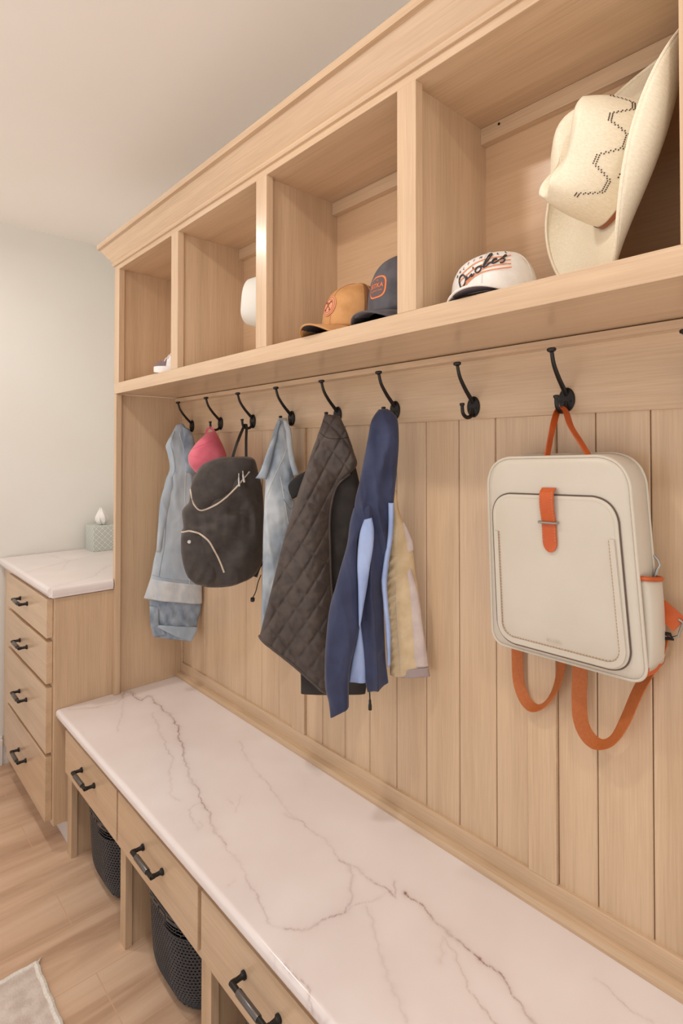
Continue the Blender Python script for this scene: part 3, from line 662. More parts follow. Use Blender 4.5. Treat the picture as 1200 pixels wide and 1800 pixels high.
cloth('jacket_hem', dict(A=DENIM_BODY['A'], ang=DENIM_BODY['ang'], L=DENIM_BODY['L'][-2:], R=DENIM_BODY['R'][-2:]), M_hem, dj, T=.031, off=.0012, taper=(.1, .1), tend=(.9, .9), folds=fold_fn(.003, 60, 0, 2), nv=14)
cloth('rolled_cuff', DENIM_LOWER, M_den3, dj, T=.020, off=-.004, folds=fold_fn(.006, 75, .5, 5, .002), taper=(.05, .06), tend=(.7, .6), nv=40)
cloth('cuff_band', DENIM_CUFF_BAND, M_den, dj, T=.008, off=.018, folds=fold_fn(.002, 60, 0, 3), taper=(.2, .2), tend=(.5, .5), nv=14)
cloth('cuff_band', DENIM_CUFF_LEFT, M_den3, dj, T=.008, off=.012, folds=fold_fn(.002, 60, 0, 3), taper=(.2, .2), tend=(.5, .5), nv=14)
cloth('collar', DENIM_COLLAR, M_den3, dj, T=.012, off=.026, folds=fold_fn(.002, 60, 0, 3), taper=(.12, .08), tend=(.4, .6), nv=40)
_, Ps = cloth('sleeve', DENIM_SLEEVE, M_den, dj, T=.016, off=.012, folds=fold_fn(.003, 60, .3, 7), taper=(.12, .12), tend=(.3, .3), nv=50)
g = MB()
for k in range(5):
    y_ = .9+.0018*k
g = MB().tube(drape(o, DENIM_BODY, [(a, b_-.002) for a, b_ in DENIM_RIP]+[(DENIM_RIP[1][0], DENIM_RIP[1][1]-.009)], .0005, 30), .0016, 6)
rx_, rz_ = DENIM_RIP[0]
for k in range(12): g.tube(drape(o, DENIM_BODY, [(rx_+.006+.003*k, rz_-.006+.0015*(k % 3)), (rx_+.009+.003*k, rz_+.001*(k % 2))], .0012, 5), .0006, 4)
obj('ripped_patch', g, M_hem, dj, smooth=True)

# 2. pink cap on the second hook
M_pink = noisy(mat('pink_cotton', (222, 112, 128), .85, spec=.2, sheen=.2), (214, 100, 118), (228, 122, 138), 10, bump=.35, bscale=700, dist=.0008)
pc = thing('pink_cap', 'pink fabric baseball cap hanging by its strap above the black backpack', 'cap', (.36, -.1, 1.32))
o, Pp = cloth('crown', PINK, M_pink, pc, T=.055, back=.5, folds=fold_fn(.005, 55, -.6, 2), taper=(.30, .35), tend=(.1, .1), nv=60)
obj('panel_seam', MB().tube(on_surface(Pp, [(.02, .42), (.25, .33), (.5, .22), (.62, .06)], 0), .0012, 6), M_pink, o, smooth=True)
obj('panel_seam', MB().tube(on_surface(Pp, [(.05, .55), (.35, .62), (.65, .75), (.8, .9)], 0), .0012, 6), M_pink, o, smooth=True)
q, n_ = uvpts(PINK, [(.060, 1.468), (.064, 1.482), (.074, 1.490), (.084, 1.482), (.092, 1.455), (.098, 1.43)], .012)
obj('back_strap', MB().ribbon(catmull(q, 22), .008, Vector((-n_.y, n_.x, 0)), .0025), M_pink, pc, smooth=True)

# 3. black backpack
M_bp = noisy(mat('black_nylon', (66, 58, 54), .62, spec=.35, sheen=.15), (60, 53, 50), (72, 63, 58), 40, bump=.4, bscale=500, dist=.0006)
M_bp2 = mat('black_webbing', (44, 40, 40), .7)
M_zip = mat('beige_zip_tape', (205, 186, 168), .55); M_pull = mat('silver_zip_pull', (190, 184, 176), .3, metal=.8)
bk = thing('black_backpack', 'black fabric backpack with beige zips hanging by its loop', 'backpack', (.58, -.15, .967))
def packf(s, t, u, z):
    e0 = .455+.03*sin(s*6.5+.6); k = min(1, max(0, (t-e0)/.018)); k = k*k*(3-2*k)
    fo_ = .0045*sin((u*60+z*40)+3*nz(u, z, 2, 9))*(1-k)+.0035*sin(u*46-z*22+2*nz(u, z, 1, 8))
    gath = .0035*sin(u*210+2*nz(u, z, 4, 12))*math.exp(-((t-e0-.03)/.06)**2)
    wr_ = 1-abs(nz(u+z*.25, z*.5-u*.3, 4, 26))*2.2
    return .011*k+fo_*1.5+gath*1.3+.007*nz(u, z, 9, 16)+.004*max(0, wr_)**2+.0022*nz(u, z, 3, 46)
o, Pb = cloth('main_body', PACK_BODY, M_bp, bk, T=.060, back=.75, folds=packf, taper=(.16, .18), tend=(.1, .1), nv=110, nu=72)
lid, Pl = cloth('lid', PACK_LID, M_bp, bk, T=.030, off=.043, back=.4, folds=fold_fn(.003, 40, .8, 8), taper=(.3, .3), tend=(.1, .1), nv=60)
pk, Pk = cloth('front_pocket', PACK_POCKET, M_bp, bk, T=.034, off=.038, back=.4, folds=fold_fn(.0042, 95, -.5, 3, .0022), taper=(.3, .3), tend=(.1, .1), nv=70)
obj('lid_zip', MB().tube(drape([lid, o], PACK_LID, [(u, z) for u, z in PACK_ZIP1], .001, 80), .0029, 8), M_zip, lid, smooth=True)
obj('pocket_zip', MB().tube(drape([pk, o], PACK_POCKET, [(u, z-.002) for u, z in PACK_ZIP2], .001, 80), .0029, 8), M_zip, pk, smooth=True)
obj('emblem', MB().lathe([(.0001, 0), (.0055, 0), (.0052, .0012), (.003, .0012), (.0028, .0006), (.0001, .0006)], drape(pk, PACK_POCKET, [PACK_DOT[0], (PACK_DOT[0][0]+.001, PACK_DOT[0][1])], .0, 2)[0], (sin(PACK_BODY['ang']), -cos(PACK_BODY['ang']), 0), 20), M_pull, pk, smooth=True)
zp = drape(lid, PACK_LID, [(.1143, 1.3406), (.106, 1.330)], .004, 2)
n_ = Vector((sin(PACK_BODY['ang']), -cos(PACK_BODY['ang']), 0))
for (ua, za), (ub, zb_) in (((.1059, 1.3381), (.108, 1.2978)), ((.1178, 1.3456), (.1228, 1.3102))):
    q, _n = uvpts(PACK_BODY, [(ua, za), ((ua+ub)/2-.001, (za+zb_)/2), (ub, zb_)], .078)
    obj('zip_pull', MB().tube(catmull(q, 8), [.0018]*3+[.0034]*5, 8), M_pull, lid, smooth=True)
q, n_ = uvpts(PACK_BODY, [(u, z) for u, z in PACK_LOOP], .0)
q = [p+n_*d for p, d in zip(q, (.02, .012, .0, -.012, -.012, -.004, .01))]
hk_ = Vector((.538, -.030, 1.492)); q[3] = hk_+Vector((-.004, -.002, 0)); q[4] = hk_+Vector((.006, .0, -.002))
obj('hang_loop', MB().ribbon(catmull(q, 34), .0085, Vector((n_.y*-1, n_.x, 0)), .0035), M_bp2, bk, smooth=True)
q, n_ = uvpts(PACK_BODY, PACK_STRAP, .0)
obj('shoulder_strap', MB().ribbon(catmull(q[:3], 14), .020, Vector((-n_.y, n_.x, 0)), .006), M_bp2, bk, smooth=True)
obj('strap_tail', MB().tube(catmull(q[3:], 16), .0016, 6).lathe([(.001, 0), (.007, .003), (.007, .012), (.002, .016)], q[-1], (-.4, .2, -1), 12), M_bp2, bk, smooth=True)

# 4. second denim jacket
dj2 = thing('denim_jacket', 'faded blue denim jacket hanging between black backpack and quilted vest', 'jacket', (.78, -.1, .86))
o, P2 = cloth('jacket_body', DENIM2_BODY, M_den2, dj2, T=.028, folds=fold_fn(.007, 60, .1, 3, .003, 40), taper=(.12, .05), tend=(.2, .5), nv=100)
cloth('collar_left', DENIM2_COLL_L, M_den3, dj2, T=.010, off=.026, folds=fold_fn(.002, 60, 0, 1), taper=(.12, .08), tend=(.3, .5), nv=36)
cloth('collar_right', DENIM2_COLL_R, M_den2, dj2, T=.010, off=.024, folds=fold_fn(.002, 60, 0, 4), taper=(.12, .08), tend=(.3, .5), nv=36)
obj('yoke_seam', MB().tube(on_surface(P2, [(.05, .46), (.3, .36), (.55, .27), (.8, .18)], 0), .0013, 6), M_stitch, o, smooth=True)
obj('front_seam', MB().tube(on_surface(P2, [(.5, .36), (.7, .5), (.85, .62), (.93, .75)], 0), .0013, 6), M_stitch, o, smooth=True)
obj('pocket_flap', MB().tube(on_surface(P2, [(.60, .42), (.85, .46), (.97, .47), (.85, .50), (.62, .46)], 0), .0016, 6), M_den3, o, smooth=True)

# 5. quilted vest
M_v = noisy(mat('black_quilt', (78, 68, 63), .55, spec=.35, sheen=.1), (72, 62, 58), (85, 74, 68), 30, bump=.5, bscale=180, dist=.001)
M_vi = noisy(mat('black_lining', (45, 40, 38), .8), (41, 36, 34), (52, 46, 43), 30, bump=.3)
vs = thing('quilted_vest', 'black diamond quilted vest hanging next to the navy jacket', 'vest', (1.03, -.12, .74))
def quilt(s, t, u, z):
    a = (z+u*1.0)*16.5+.12*sin(u*40); b_ = (z*.95-u*1.55)*14+.25*sin(z*7)
    da = abs((a % 1)-.5)*2; db = abs((b_ % 1)-.5)*2     # 1 on the seams
    h = .0048*((1-da**5)*(1-db**5))
    h += .0030*nz(u, z, 1, 30)+.0020*nz(u, z, 7, 75)+.009*sin(u*38+z*5)
    return h-.003
cloth('back_panel', VEST_BACK, M_vi, vs, T=.018, off=-.022, folds=fold_fn(.004, 50, .1, 6), taper=(.1, .03), tend=(.3, .6), nv=70, label='dark inside of the vest seen through the armhole')
fo, Pv = cloth('quilted_front', VEST_FRONT, M_v, vs, T=.024, folds=quilt, back=.5, taper=(.10, .02), tend=(.35, .7), nv=340, nu=220)
obj('armhole_binding', MB().tube(on_surface(Pv, [(.985, .31), (.985, .36), (.985, .42), (.985, .5), (.985, .6), (.985, .75), (.985, .9)], .001, 50), .0032, 8), M_v, vs, smooth=True)
obj('hem_binding', MB().tube([Pv(.996, ph) for ph in [pi*k/40 for k in range(1, 40)]], .0042, 8), M_v, vs, smooth=True)
cloth('inner_collar', VEST_COLLAR, mat('black_collar', (30, 27, 26), .85), vs, T=.01, off=-.012, taper=(.3, .3), tend=(.3, .3), nv=20)
obj('neck_seam', MB().tube(on_surface(Pv, [(.03, .09), (.3, .115), (.6, .12), (.95, .11)], -.0002), .0012, 6), M_vi, vs, smooth=True)

# 6. khaki jacket (behind the navy one)
M_kh = noisy(mat('khaki_cloth', (205, 182, 144), .7, spec=.3), (196, 172, 134), (214, 192, 156), 25, bump=.4, bscale=420)
M_lav = noisy(mat('lavender_lining', (196, 180, 170), .75), (186, 168, 162), (206, 190, 180), 25, bump=.3, bscale=420)
M_lav2 = mat('mauve_cuff', (158, 142, 138), .85)
kj = thing('khaki_jacket', 'khaki jacket with gathered seam hanging behind the navy jacket', 'jacket', (1.27, -.06, .87))
def ruche(s, t, u, z):
    k = math.exp(-((u-(.004+.0*z))/.020)**2)
    return .0042*sin(z*300+4*nz(u, z, 2, 30)+u*200*(1 if u < .004 else -1))*k*(1 if z < 1.16 else .2)+.003*sin(u*60)+.001*nz(u, z, 2, 60)
o, P3 = cloth('jacket_body', KHAKI_BODY, M_kh, kj, T=.022, folds=ruche, taper=(.15, .03), tend=(.2, .7), nv=260, nu=90)
cloth('side_lining', KHAKI_SIDE, M_lav, kj, T=.008, off=.014, folds=fold_fn(.0015, 70, 0, 3), taper=(.15, .05), tend=(.2, .7), nv=40, label='pale lavender side panel')
cloth('underarm_patch', KHAKI_PATCH, M_lav, kj, T=.005, off=.013, taper=(.2, .3), tend=(.3, .1), nv=20, label='pale lavender patch')
cloth('cuff', KHAKI_CUFF, M_lav2, kj, T=.012, off=.012, folds=fold_fn(.001, 700, 0, 3), taper=(.2, .2), tend=(.6, .6), nv=14, label='mauve ribbed cuff')
obj('gathered_seam', MB().tube(on_surface(P3, [(.33, .5), (.30, .65), (.27, .8), (.26, .98)], .0002), .0009, 5), M_lav, o, smooth=True)

# 7. navy jacket
M_nv = noisy(mat('navy_cloth', (54, 60, 86), .75, spec=.25, sheen=.15), (48, 53, 78), (60, 66, 94), 14, bump=.35, bscale=800, dist=.0006)
M_lb = noisy(mat('light_blue_lining', (150, 168, 208), .5, spec=.4), (140, 158, 200), (162, 180, 218), 14, bump=.2, bscale=300)
nj = thing('navy_jacket', 'navy blue jacket with light blue insets hanging over the khaki jacket', 'jacket', (1.24, -.12, .79))
def nfold(s, t, u, z):
    a = sin(u*88+z*7+.8+1.5*nz(u, z, 2, 7)); lo = min(1, max(0, (1.40-z)*5))
    top = math.exp(-((z-1.43)/.030)**2)
    wr_ = max(0, 1-abs(nz(u*1.3, z*.45+u*.3, 4, 20))*2.6)
    return .0100*(1-1.8*abs(a)**.8)*lo+.0035*wr_**2-.020*math.exp(-((u-.066)/.016)**2)*top+.008*math.exp(-((u-.082-(z-1.40)*.25)/.008)**2-((z-1.385)/.045)**2)+.004*nz(u, z, 5, 22)+.0015*nz(u, z, 5, 60)
o, P4 = cloth('jacket_body', NAVY_BODY, M_nv, nj, T=.030, folds=nfold, taper=(.14, .04), tend=(.12, .5), nv=150, nu=80)
cloth('sleeve', NAVY_SLEEVE, M_nv, nj, T=.026, off=.016, folds=fold_fn(.006, 95, .15, 2, .0016), taper=(.15, .03), tend=(.3, .6), nv=110)
cloth('light_blue_inset', NAVY_INSERT, M_lb, nj, T=.010, off=.036, folds=fold_fn(.0025, 130, .1, 2), taper=(.08, .15), tend=(.5, .1), nv=60, label='light blue inset beside the sleeve')
cloth('light_blue_lining', NAVY_LINING, M_lb, nj, T=.008, off=.010, folds=fold_fn(.003, 160, .1, 2), taper=(.15, .05), tend=(.3, .6), nv=40, label='light blue lining at the hem')
cloth('light_blue_stripe', NAVY_STRIPE, M_lb, nj, T=.008, off=.027, folds=fold_fn(.001, 90, .1, 1), taper=(.04, .1), tend=(.7, .3), nv=70, label='light blue side stripe')
q, n_ = uvpts(NAVY_BODY, [(.0475, .850), (.0480, .836), (.0485, .822), (.0485, .806)], .005)
obj('zip_pull', MB().tube(catmull(q, 14), [.0016]*7+[.003]*3+[.0042]*4, 8), M_blk, nj, smooth=True)

# ---------------------------------------------------------------- white backpack
M_wl = noisy(mat('cream_leather', (201, 191, 175), .40, spec=.5), (198, 188, 171), (204, 194, 179), 5, bump=.25, bscale=500, dist=.0006)
M_or = noisy(mat('tan_leather', (190, 86, 30), .45, spec=.5), (184, 80, 27), (198, 92, 36), 30, bump=.2, bscale=400)
M_web = noisy(mat('orange_webbing', (184, 98, 44), .6), (174, 94, 40), (182, 101, 46), 200, bump=.4, bscale=900)
M_dk = mat('dark_piping', (92, 72, 62), .6); M_st = mat('tan_stitch', (190, 138, 100), .8)
M_sil = mat('nickel', (170, 166, 160), .25, metal=.9)
wb = thing('white_backpack', 'cream white leather backpack with orange straps, hanging at right', 'backpack', (1.6771, -.0898, 1.2148))
wb.rotation_mode = 'XYZ'
Rz = Matrix.Rotation(-.042, 3, 'Z') @ Matrix.Rotation(.0622, 3, 'X') @ Matrix.Rotation(-.024, 3, 'Y')
wb.rotation_euler = Rz.to_euler('XYZ')
def rrect(x0, x1, x2, x3, z0, z1, r, n=10, r2=None):
    # trapezoid outline: bottom x0..x1 at z0, top x2..x3 at z1, rounded
    c = [((x0, z0), r2 or r), ((x1, z0), r2 or r), ((x3, z1), r), ((x2, z1), r)]; out = []
    for i in range(4):
        p = Vector(c[i][0]); a = Vector(c[i-1][0]); b_ = Vector(c[(i+1) % 4][0]); rr = c[i][1]
        p0 = p+(a-p).normalized()*rr; p1 = p+(b_-p).normalized()*rr
        for k in range(n+1):
            t = k/n; out.append(tuple((1-t)**2*p0+2*t*(1-t)*(p*.82+(p0+p1)*.09)+t*t*p1))
    return out
def offset(poly, d):
    n = len(poly); out = []
    if d > .0145:
        q = offset(poly, .0145); cx_ = sum(a for a, b_ in q)/n; cz_ = sum(b_ for a, b_ in q)/n; k = max(.02, 1-(d-.0145)/.06)
        return [(cx_+(a-cx_)*k, cz_+(b_-cz_)*k) for a, b_ in q]
    for i in range(n):
        t = (Vector(poly[(i+1) % n])-Vector(poly[i-1])).normalized(); out.append((poly[i][0]-t.y*d, poly[i][1]+t.x*d))
    return out
OUT = rrect(-.150, .1475, -.136, .137, -.190, .178, .050, 12, .026)
DEP = .078
rows = []
for y, d in ((.0, .060), (-.004, .035), (-.004, .0125), (-.001, .003), (.004, .0), (.03, -.002), (.060, -.001), (.070, .004), (DEP, .0145), (DEP+.001, .06)):
    k = 1
    rows.append([(p, y+ (.006*(q > .12)*0), q) for p, q in offset(OUT, d)])
body = obj('main_body', MB().grid(rows, close_v=True, cap0=True, cap1=True), M_wl, wb, smooth=True, angle=0, local=True)
obj('front_piping', MB().tube([(p, .001, q) for p, q in offset(OUT, -.0005)], .0028, 8, closed=True), M_wl, body, smooth=True, local=True)
obj('back_piping', MB().tube([(p, .058, q) for p, q in offset(OUT, -.002)], .0022, 8, closed=True), M_wl, body, smooth=True, local=True)
PO = rrect(-.131, .127, -.125, .118, -.178, .110, .040, 12, .038)
rows = []
for y, d in ((-.003, -.0005), (-.008, 0), (-.0095, .002), (-.0098, .006), (-.0094, .007), (-.0094, .0075), (-.0105, .012), (-.0115, .03), (-.012, .06)):
    rows.append([(p, y, q) for p, q in offset(PO, d)])
pok = obj('front_pocket', MB().grid(rows, close_v=True, cap1=True), M_wl, wb, smooth=True, angle=60, local=True)
obj('dark_piping', MB().tube([(p, -.006, q) for p, q in offset(PO, -.001)], .0016, 6, closed=True), M_dk, pok, smooth=True, local=True, label='thin dark edge piping')
n4 = len(PO)
# raised border flap along sides and bottom with stitching
bo = [p for p in offset(PO, .004)]; bi = [p for p in offset(PO, .0135)]
idx = [i for i in range(n4) if PO[i][1] < .042]
k0 = [i for i in range(n4)]
left = sorted([i for i in idx if PO[i][0] < 0 and i > 30], key=lambda i: -PO[i][1]); 
path_o = [(-.1215, .038)]+[bo[i] for i in range(0, 26)]+[(.1135, .042)]
path_i = [(-.1130, .038)]+[bi[i] for i in range(0, 26)]+[(.1055, .042)]
g = MB(); rows = []
for (a, c), (b1, b2) in zip(path_o, path_i): rows.append([(a, -.0095, c), (a, -.0135, c), (b1, -.0138, b2), (b1, -.0110, b2)])
obj('border_strip', g.grid(rows, close_v=True, cap0=True, cap1=True), M_wl, pok, smooth=True, angle=40, local=True)
sd = MB()
pi_ = [Vector((a, -.0115, c)) for a, c in [( (b1+ (-.0015 if b1 > .1 else .0015 if b1 < -.1 else 0)), b2+(.0015 if b2 < -.15 else 0)) for b1, b2 in path_i]]
dn = [pi_[0]]
for a, b_ in zip(pi_[:-1], pi_[1:]):
    m = max(1, int((b_-a).length/.0028))
    dn += [a+(b_-a)*(k+1)/m for k in range(m)]
for k in range(0, len(dn)-1, 2): sd.tube([dn[k], dn[k+1]], .0007, 4)
obj('stitching', sd, M_st, pok, local=True, kind='stuff')
# tab and buckle
tp = [(-.013, .124), (.013, .124), (.0125, .066), (.0115, .026), (.006, .014), (-.001, .0095), (-.008, .013), (-.0145, .024), (-.0155, .066)]
def tabf(p, q, t): return (p, -.0125-t-(.004*sin(min(1, max(0, (q-.055)/.06))*pi)), q)
rows = []
for k in range(34):
    z = .124-.1145*k/33
    w = .0135 if z > .028 else .0135*math.sqrt(max(.02, 1-((.028-z)/.019)**2)); c0 = -.0010 if z > .06 else -.0012-.0
    y = -.0135-.004*sin(pi*min(1, max(0, (z-.066)/.058)))
    if z > .118: y = -.006-.0075*(.124-z)/.006
    rows.append([(c0-w, y, z), (c0-w, y-.003, z), (c0+w, y-.003, z), (c0+w, y, z)])
tab = obj('closure_tab', MB().grid(rows, close_v=True, cap0=True, cap1=True), M_or, wb, smooth=True, angle=40, local=True, label='orange leather closure tab')
sd = MB()
for sg in (-1, 1):
    for k in range(18): sd.tube([(sg*.0112-.001, -.0170-.004*sin(pi*min(1, max(0, (.118-.005*k-.066)/.058))), .118-.005*k), (sg*.0112-.001, -.0170-.004*sin(pi*min(1, max(0, (.115-.005*k-.066)/.058))), .1155-.005*k)], .0006, 4)
obj('tab_stitching', sd, M_st, tab, local=True, kind='stuff')
obj('buckle_bar', MB().tube([(-.019, -.014, .063), (-.019, -.020, .063), (.0165, -.020, .063), (.0165, -.014, .063)], .0022, 10), M_sil, wb, smooth=True, local=True)
# embossed word
def text_mesh(s, size, ext=.0, sp=1.0):
    c = bpy.data.curves.new('word', 'FONT'); c.body = s; c.size = size; c.align_x = 'CENTER'; c.align_y = 'CENTER'; c.extrude = ext; c.space_character = sp; c.resolution_u = 3
    t = bpy.data.objects.new('word', c); COL.objects.link(t); bpy.context.view_layer.update()
    me = bpy.data.meshes.new_from_object(t.evaluated_get(bpy.context.evaluated_depsgraph_get())); bpy.data.objects.remove(t)
    return me
me = text_mesh('CLUCI', .0095, .0002, 1.15)
for v in me.vertices: v.co = (v.co.x-.008, -.0123-v.co.z, v.co.y-.153)
obj('embossed_word', me, noisy(mat('embossed_leather', (206, 192, 174), .5), (204, 190, 172), (208, 194, 176), 9), pok, local=True)
# side pockets
for sg, z1, lab in ((1, -.028, 'right'), (-1, -.045, 'left')):
    def xe(z): return (.1415 if sg > 0 else -.144)-(-.0)*z*sg+sg*(.012*(-z-.03)/.14)*0
    rows = []
    for k in range(14):
        z = z1-(z1+.172)*k/13; bul = .017*math.sqrt(max(0, sin(pi*min(.98, .38+.6*k/13))))
        x0 = sg*(.1405+.0055*(-z)/.17)
        rows.append([(x0+sg*bul*sin(a)**.6, .008+.062*(1-cos(a))/2, z+.006*cos(a)*(k == 0)) for a in [pi*j/14 for j in range(15)]])
    sp_ = obj('side_pocket', MB().grid(rows), M_wl, wb, smooth=True, angle=0, local=True)
    sp_.modifiers.new('solid', 'SOLIDIFY').thickness = .002
    obj('pocket_trim', MB().tube([Vector(p)+Vector((0, 0, .001)) for p in rows[0]], .0038, 8), M_or, sp_, smooth=True, local=True, label='orange leather pocket edge')
# orange base corners
for sg in (-1, 1):
    rows = []
    for k in range(8):
        a = pi/2*k/7; x0 = .1485-.024+.024*cos(a); z0 = -.166-.024*sin(a)
        rows.append([(sg*x0 if sg > 0 else -(x0+.0025), .008, z0), (sg*(x0+.003), .040, z0-.002), (sg*(x0+.001), .070, z0)])
    g = obj('base_corner', MB().grid(rows), M_or, wb, smooth=True, local=True, label='orange leather base corner'); g.modifiers.new('solid', 'SOLIDIFY').thickness = .003
# handle loop over the hook
hl = Rz.inverted() @ (Vector((1.655, -.026, 1.4835))-Vector(wb.location))
pth = [(-.027, .034, .175), (-.0235, .040, .200), (-.019, .048, .232), (hl.x-.008, hl.y, hl.z-.004), (hl.x, hl.y, hl.z+.004), (hl.x+.010, hl.y, hl.z-.004), (.016, .050, .232), (.038, .040, .203), (.057, .034, .175)]
obj('hang_handle', MB().ribbon(catmull(pth, 44), .012, (0.25, 1, 0), .0028), M_or, wb, smooth=True, local=True, label='orange leather hanging handle')
# webbing straps
w1 = [(-.137, .066, -.180), (-.137, .060, -.235), (-.133, .055, -.285), (-.118, .052, -.316), (-.096, .052, -.325), (-.070, .055, -.305), (-.048, .060, -.262), (-.036, .066, -.200), (-.034, .07, -.17)]
dirs = [Vector((1, .25, 0)), Vector((1, .3, 0)), Vector((.95, .5, .2)), Vector((.55, .9, .4)), Vector((.1, 1, .3)), Vector((-.3, .9, .3)), Vector((-.7, .6, .2)), Vector((-1, .3, 0)), Vector((-1, .3, 0))]
def strap(name, pts, ds, w, n=50):
    c = catmull(pts, n); dd = catmull(ds, n)
    return obj(name, MB().ribbon(c, w, [d for d in dd], .0018), M_web, wb, smooth=True, local=True, angle=50, label='orange webbing shoulder strap loop')
strap('shoulder_strap', w1, dirs, .023)
w2 = [(.002, .062, -.175), (.000, .058, -.230), (-.002, .054, -.280), (.001, .050, -.318), (.016, .046, -.340), (.038, .044, -.345), (.062, .046, -.328), (.084, .050, -.288), (.103, .056, -.240), (.124, .062, -.195), (.142, .066, -.155), (.152, .066, -.122)]
d2 = [Vector((1, .3, 0)), Vector((1, .3, 0)), Vector((.9, .5, .2)), Vector((.7, .8, .2)), Vector((.3, 1, .5)), Vector((0, 1, .3)), Vector((-.35, .8, .3)), Vector((-.7, .7, .3)), Vector((-.8, .5, -.2)), Vector((-.8, .5, -.2)), Vector((-.8, .5, -.2)), Vector((-.8, .5, -.2))]
strap('shoulder_strap', w2, d2, .027)
lp = obj('strap_end', MB().ribbon([(.142, .066, -.078), (.160, .064, -.090), (.178, .062, -.104)], .030, (-.3, .2, 1), .003), M_or, wb, local=True, label='brown orange leather strap end', bevel=.0006)
obj('adjuster_buckle', MB().tube([(.178, .060, -.094), (.184, .060, -.098), (.176, .060, -.122), (.160, .060, -.130), (.156, .060, -.126)], .0022, 8), M_sil, wb, smooth=True, local=True)
obj('adjuster_slide', MB().tube([(.146, .058, -.121), (.164, .058, -.121), (.168, .058, -.128), (.150, .058, -.130)], .0028, 8), M_blk, wb, smooth=True, local=True)
zp = obj('side_zip', MB().tube([(.1395, .062, .06), (.141, .062, .03), (.143, .060, .0), (.1445, .058, -.03)], .0015, 6), M_blk, wb, smooth=True, local=True)
obj('zip_pull', MB().tube([(.146, .058, .008), (.152, .058, .000), (.154, .058, -.008), (.151, .056, -.014)], .0022, 8).tube([(.151, .056, -.014), (.148, .052, -.026), (.147, .050, -.036)], .0028, 8), M_sil, wb, smooth=True, local=True)

# ---------------------------------------------------------------- caps
def cap(label, cat, loc, rz, m, W_, Ld, H, m_brim, m_under, brim_L, flat=.0, back_m=None, mesh_from=.0, curve=.35, tall=.55, seed=0, tilt=(0, 0), box=2.2):
    t = thing('baseball_cap', label, cat, loc, (tilt[0], tilt[1], rz))
    def cp(a, e_):      # a azimuth (0 = front, +x side = pi/2), e_ 0 rim .. 1 top
        fr_ = max(0, cos(a))
        prof = (1-e_**(box+1.6*tall*fr_))**(1/2.0)
        r_x = W_/2*prof; r_y = Ld/2*prof
        x = r_x*sin(a); y = -r_y*cos(a)*(1+.03*fr_)
        z = H*e_*(1 if e_ < 1 else 1)
        dent = .004*nz(x*20, y*20, e_*3+seed)
        return Vector((x, y+(.010*e_*fr_), z+dent*e_-.0))
    na, ne = 72, 22
    def shell(a0, a1, n):
        return [[cp(a0+(a1-a0)*i/n, sin(pi/2*j/ne) if j < ne else .9995) for i in range(n+1)] for j in range(ne+1)]
    if back_m:
        o = obj('front_panels', MB().grid(shell(-1.02, 1.02, 44)), m, t, smooth=True, angle=0, local=True)
        o2 = obj('back_panels', MB().grid(shell(1.02, 2*pi-1.02, 66)), back_m, t, smooth=True, angle=0, local=True)
        o2.modifiers.new('solid', 'SOLIDIFY').thickness = .0015
    else:
        o = obj('crown', MB().grid(shell(-pi, pi, 96)), m, t, smooth=True, angle=0, local=True)
    o.modifiers.new('solid', 'SOLIDIFY').thickness = .0018
    g = MB()
    for a in (0, pi/3+.18, -pi/3-.18, 2*pi/3+.25, -2*pi/3-.25, pi): g.tube([cp(a, sin(pi/2*j/24))+(cp(a, sin(pi/2*j/24))-Vector((0, 0, H*.3))).normalized()*.0006 for j in range(0, 25)], .0008, 5)
    obj('seam', g, m, o, smooth=True, local=True)
    obj('top_button', MB().lathe([(.0001, -.002), (.007, -.001), (.0065, .003), (.003, .0045), (.0001, .005)], cp(0, .9999)+Vector((0, 0, .001)), (0, 0, 1), 14), m, t, smooth=True, local=True)
    # brim
    rows_t = []; nb = 26
    for i in range(nb+1):
        a = -1.15+2.3*i/nb; q = i/nb*2-1; base = cp(a, .02); row = []
        for j in range(11):
            f_ = j/10; ext = brim_L*(1-abs(q)**2.6)**.5 if abs(q) < 1 else 0
            x = base.x*(1+.03*f_*(1-abs(q))); y = base.y-ext*f_
            z = .004-curve*(x*x)/(W_*.55)*(.35+.65*f_)-.004*f_-flat*f_+.0
            row.append(Vector((x, y, z)))
        rows_t.append(row)
    br = obj('brim', MB().grid(rows_t), m_brim, t, smooth=True, angle=0, local=True)
    br.modifiers.new('solid', 'SOLIDIFY').thickness = .003
    obj('brim_underside', MB().grid([[p-Vector((0, 0, .0034)) for p in r_[:]] for r_ in rows_t]), m_under, br, smooth=True, angle=0, local=True)
    lip = [rows_t[i][10]-Vector((0, 0, .0015)) for i in range(nb+1)]
    obj('brim_edge', MB().tube(lip, .0022, 6), m_brim, br, smooth=True, local=True)
    return t, o, cp
def on_cap(cp, a, e_, off=.0008):
    p = cp(a, e_); d1 = cp(a+.02, e_)-cp(a-.02, e_); d2 = cp(a, min(e_+.02, .999))-cp(a, max(0, e_-.02)); n_ = d1.cross(d2).normalized()
    if n_.dot(Vector((sin(a), -cos(a), .2))) < 0: n_ = -n_
    return p+n_*off
M_wc = noisy(mat('white_twill', (232, 226, 218), .8), (227, 220, 212), (236, 230, 223), 40, bump=.3, bscale=900, dist=.0005)
M_ug = mat('grey_under_brim', (136, 126, 134), .85); M_sc = mat('black_script', (52, 48, 52), .7); M_os = mat('orange_stripe', (232, 140, 88), .7)
tc_, oc_, cpo = cap('white baseball cap with black script and orange stripes beside the straw hat', 'cap', (1.586, -.142, Z1+.016), .33, M_wc, .156, .180, .092, M_wc, M_ug, .050, tall=.5, curve=.30, seed=2, flat=.001, box=3.0)
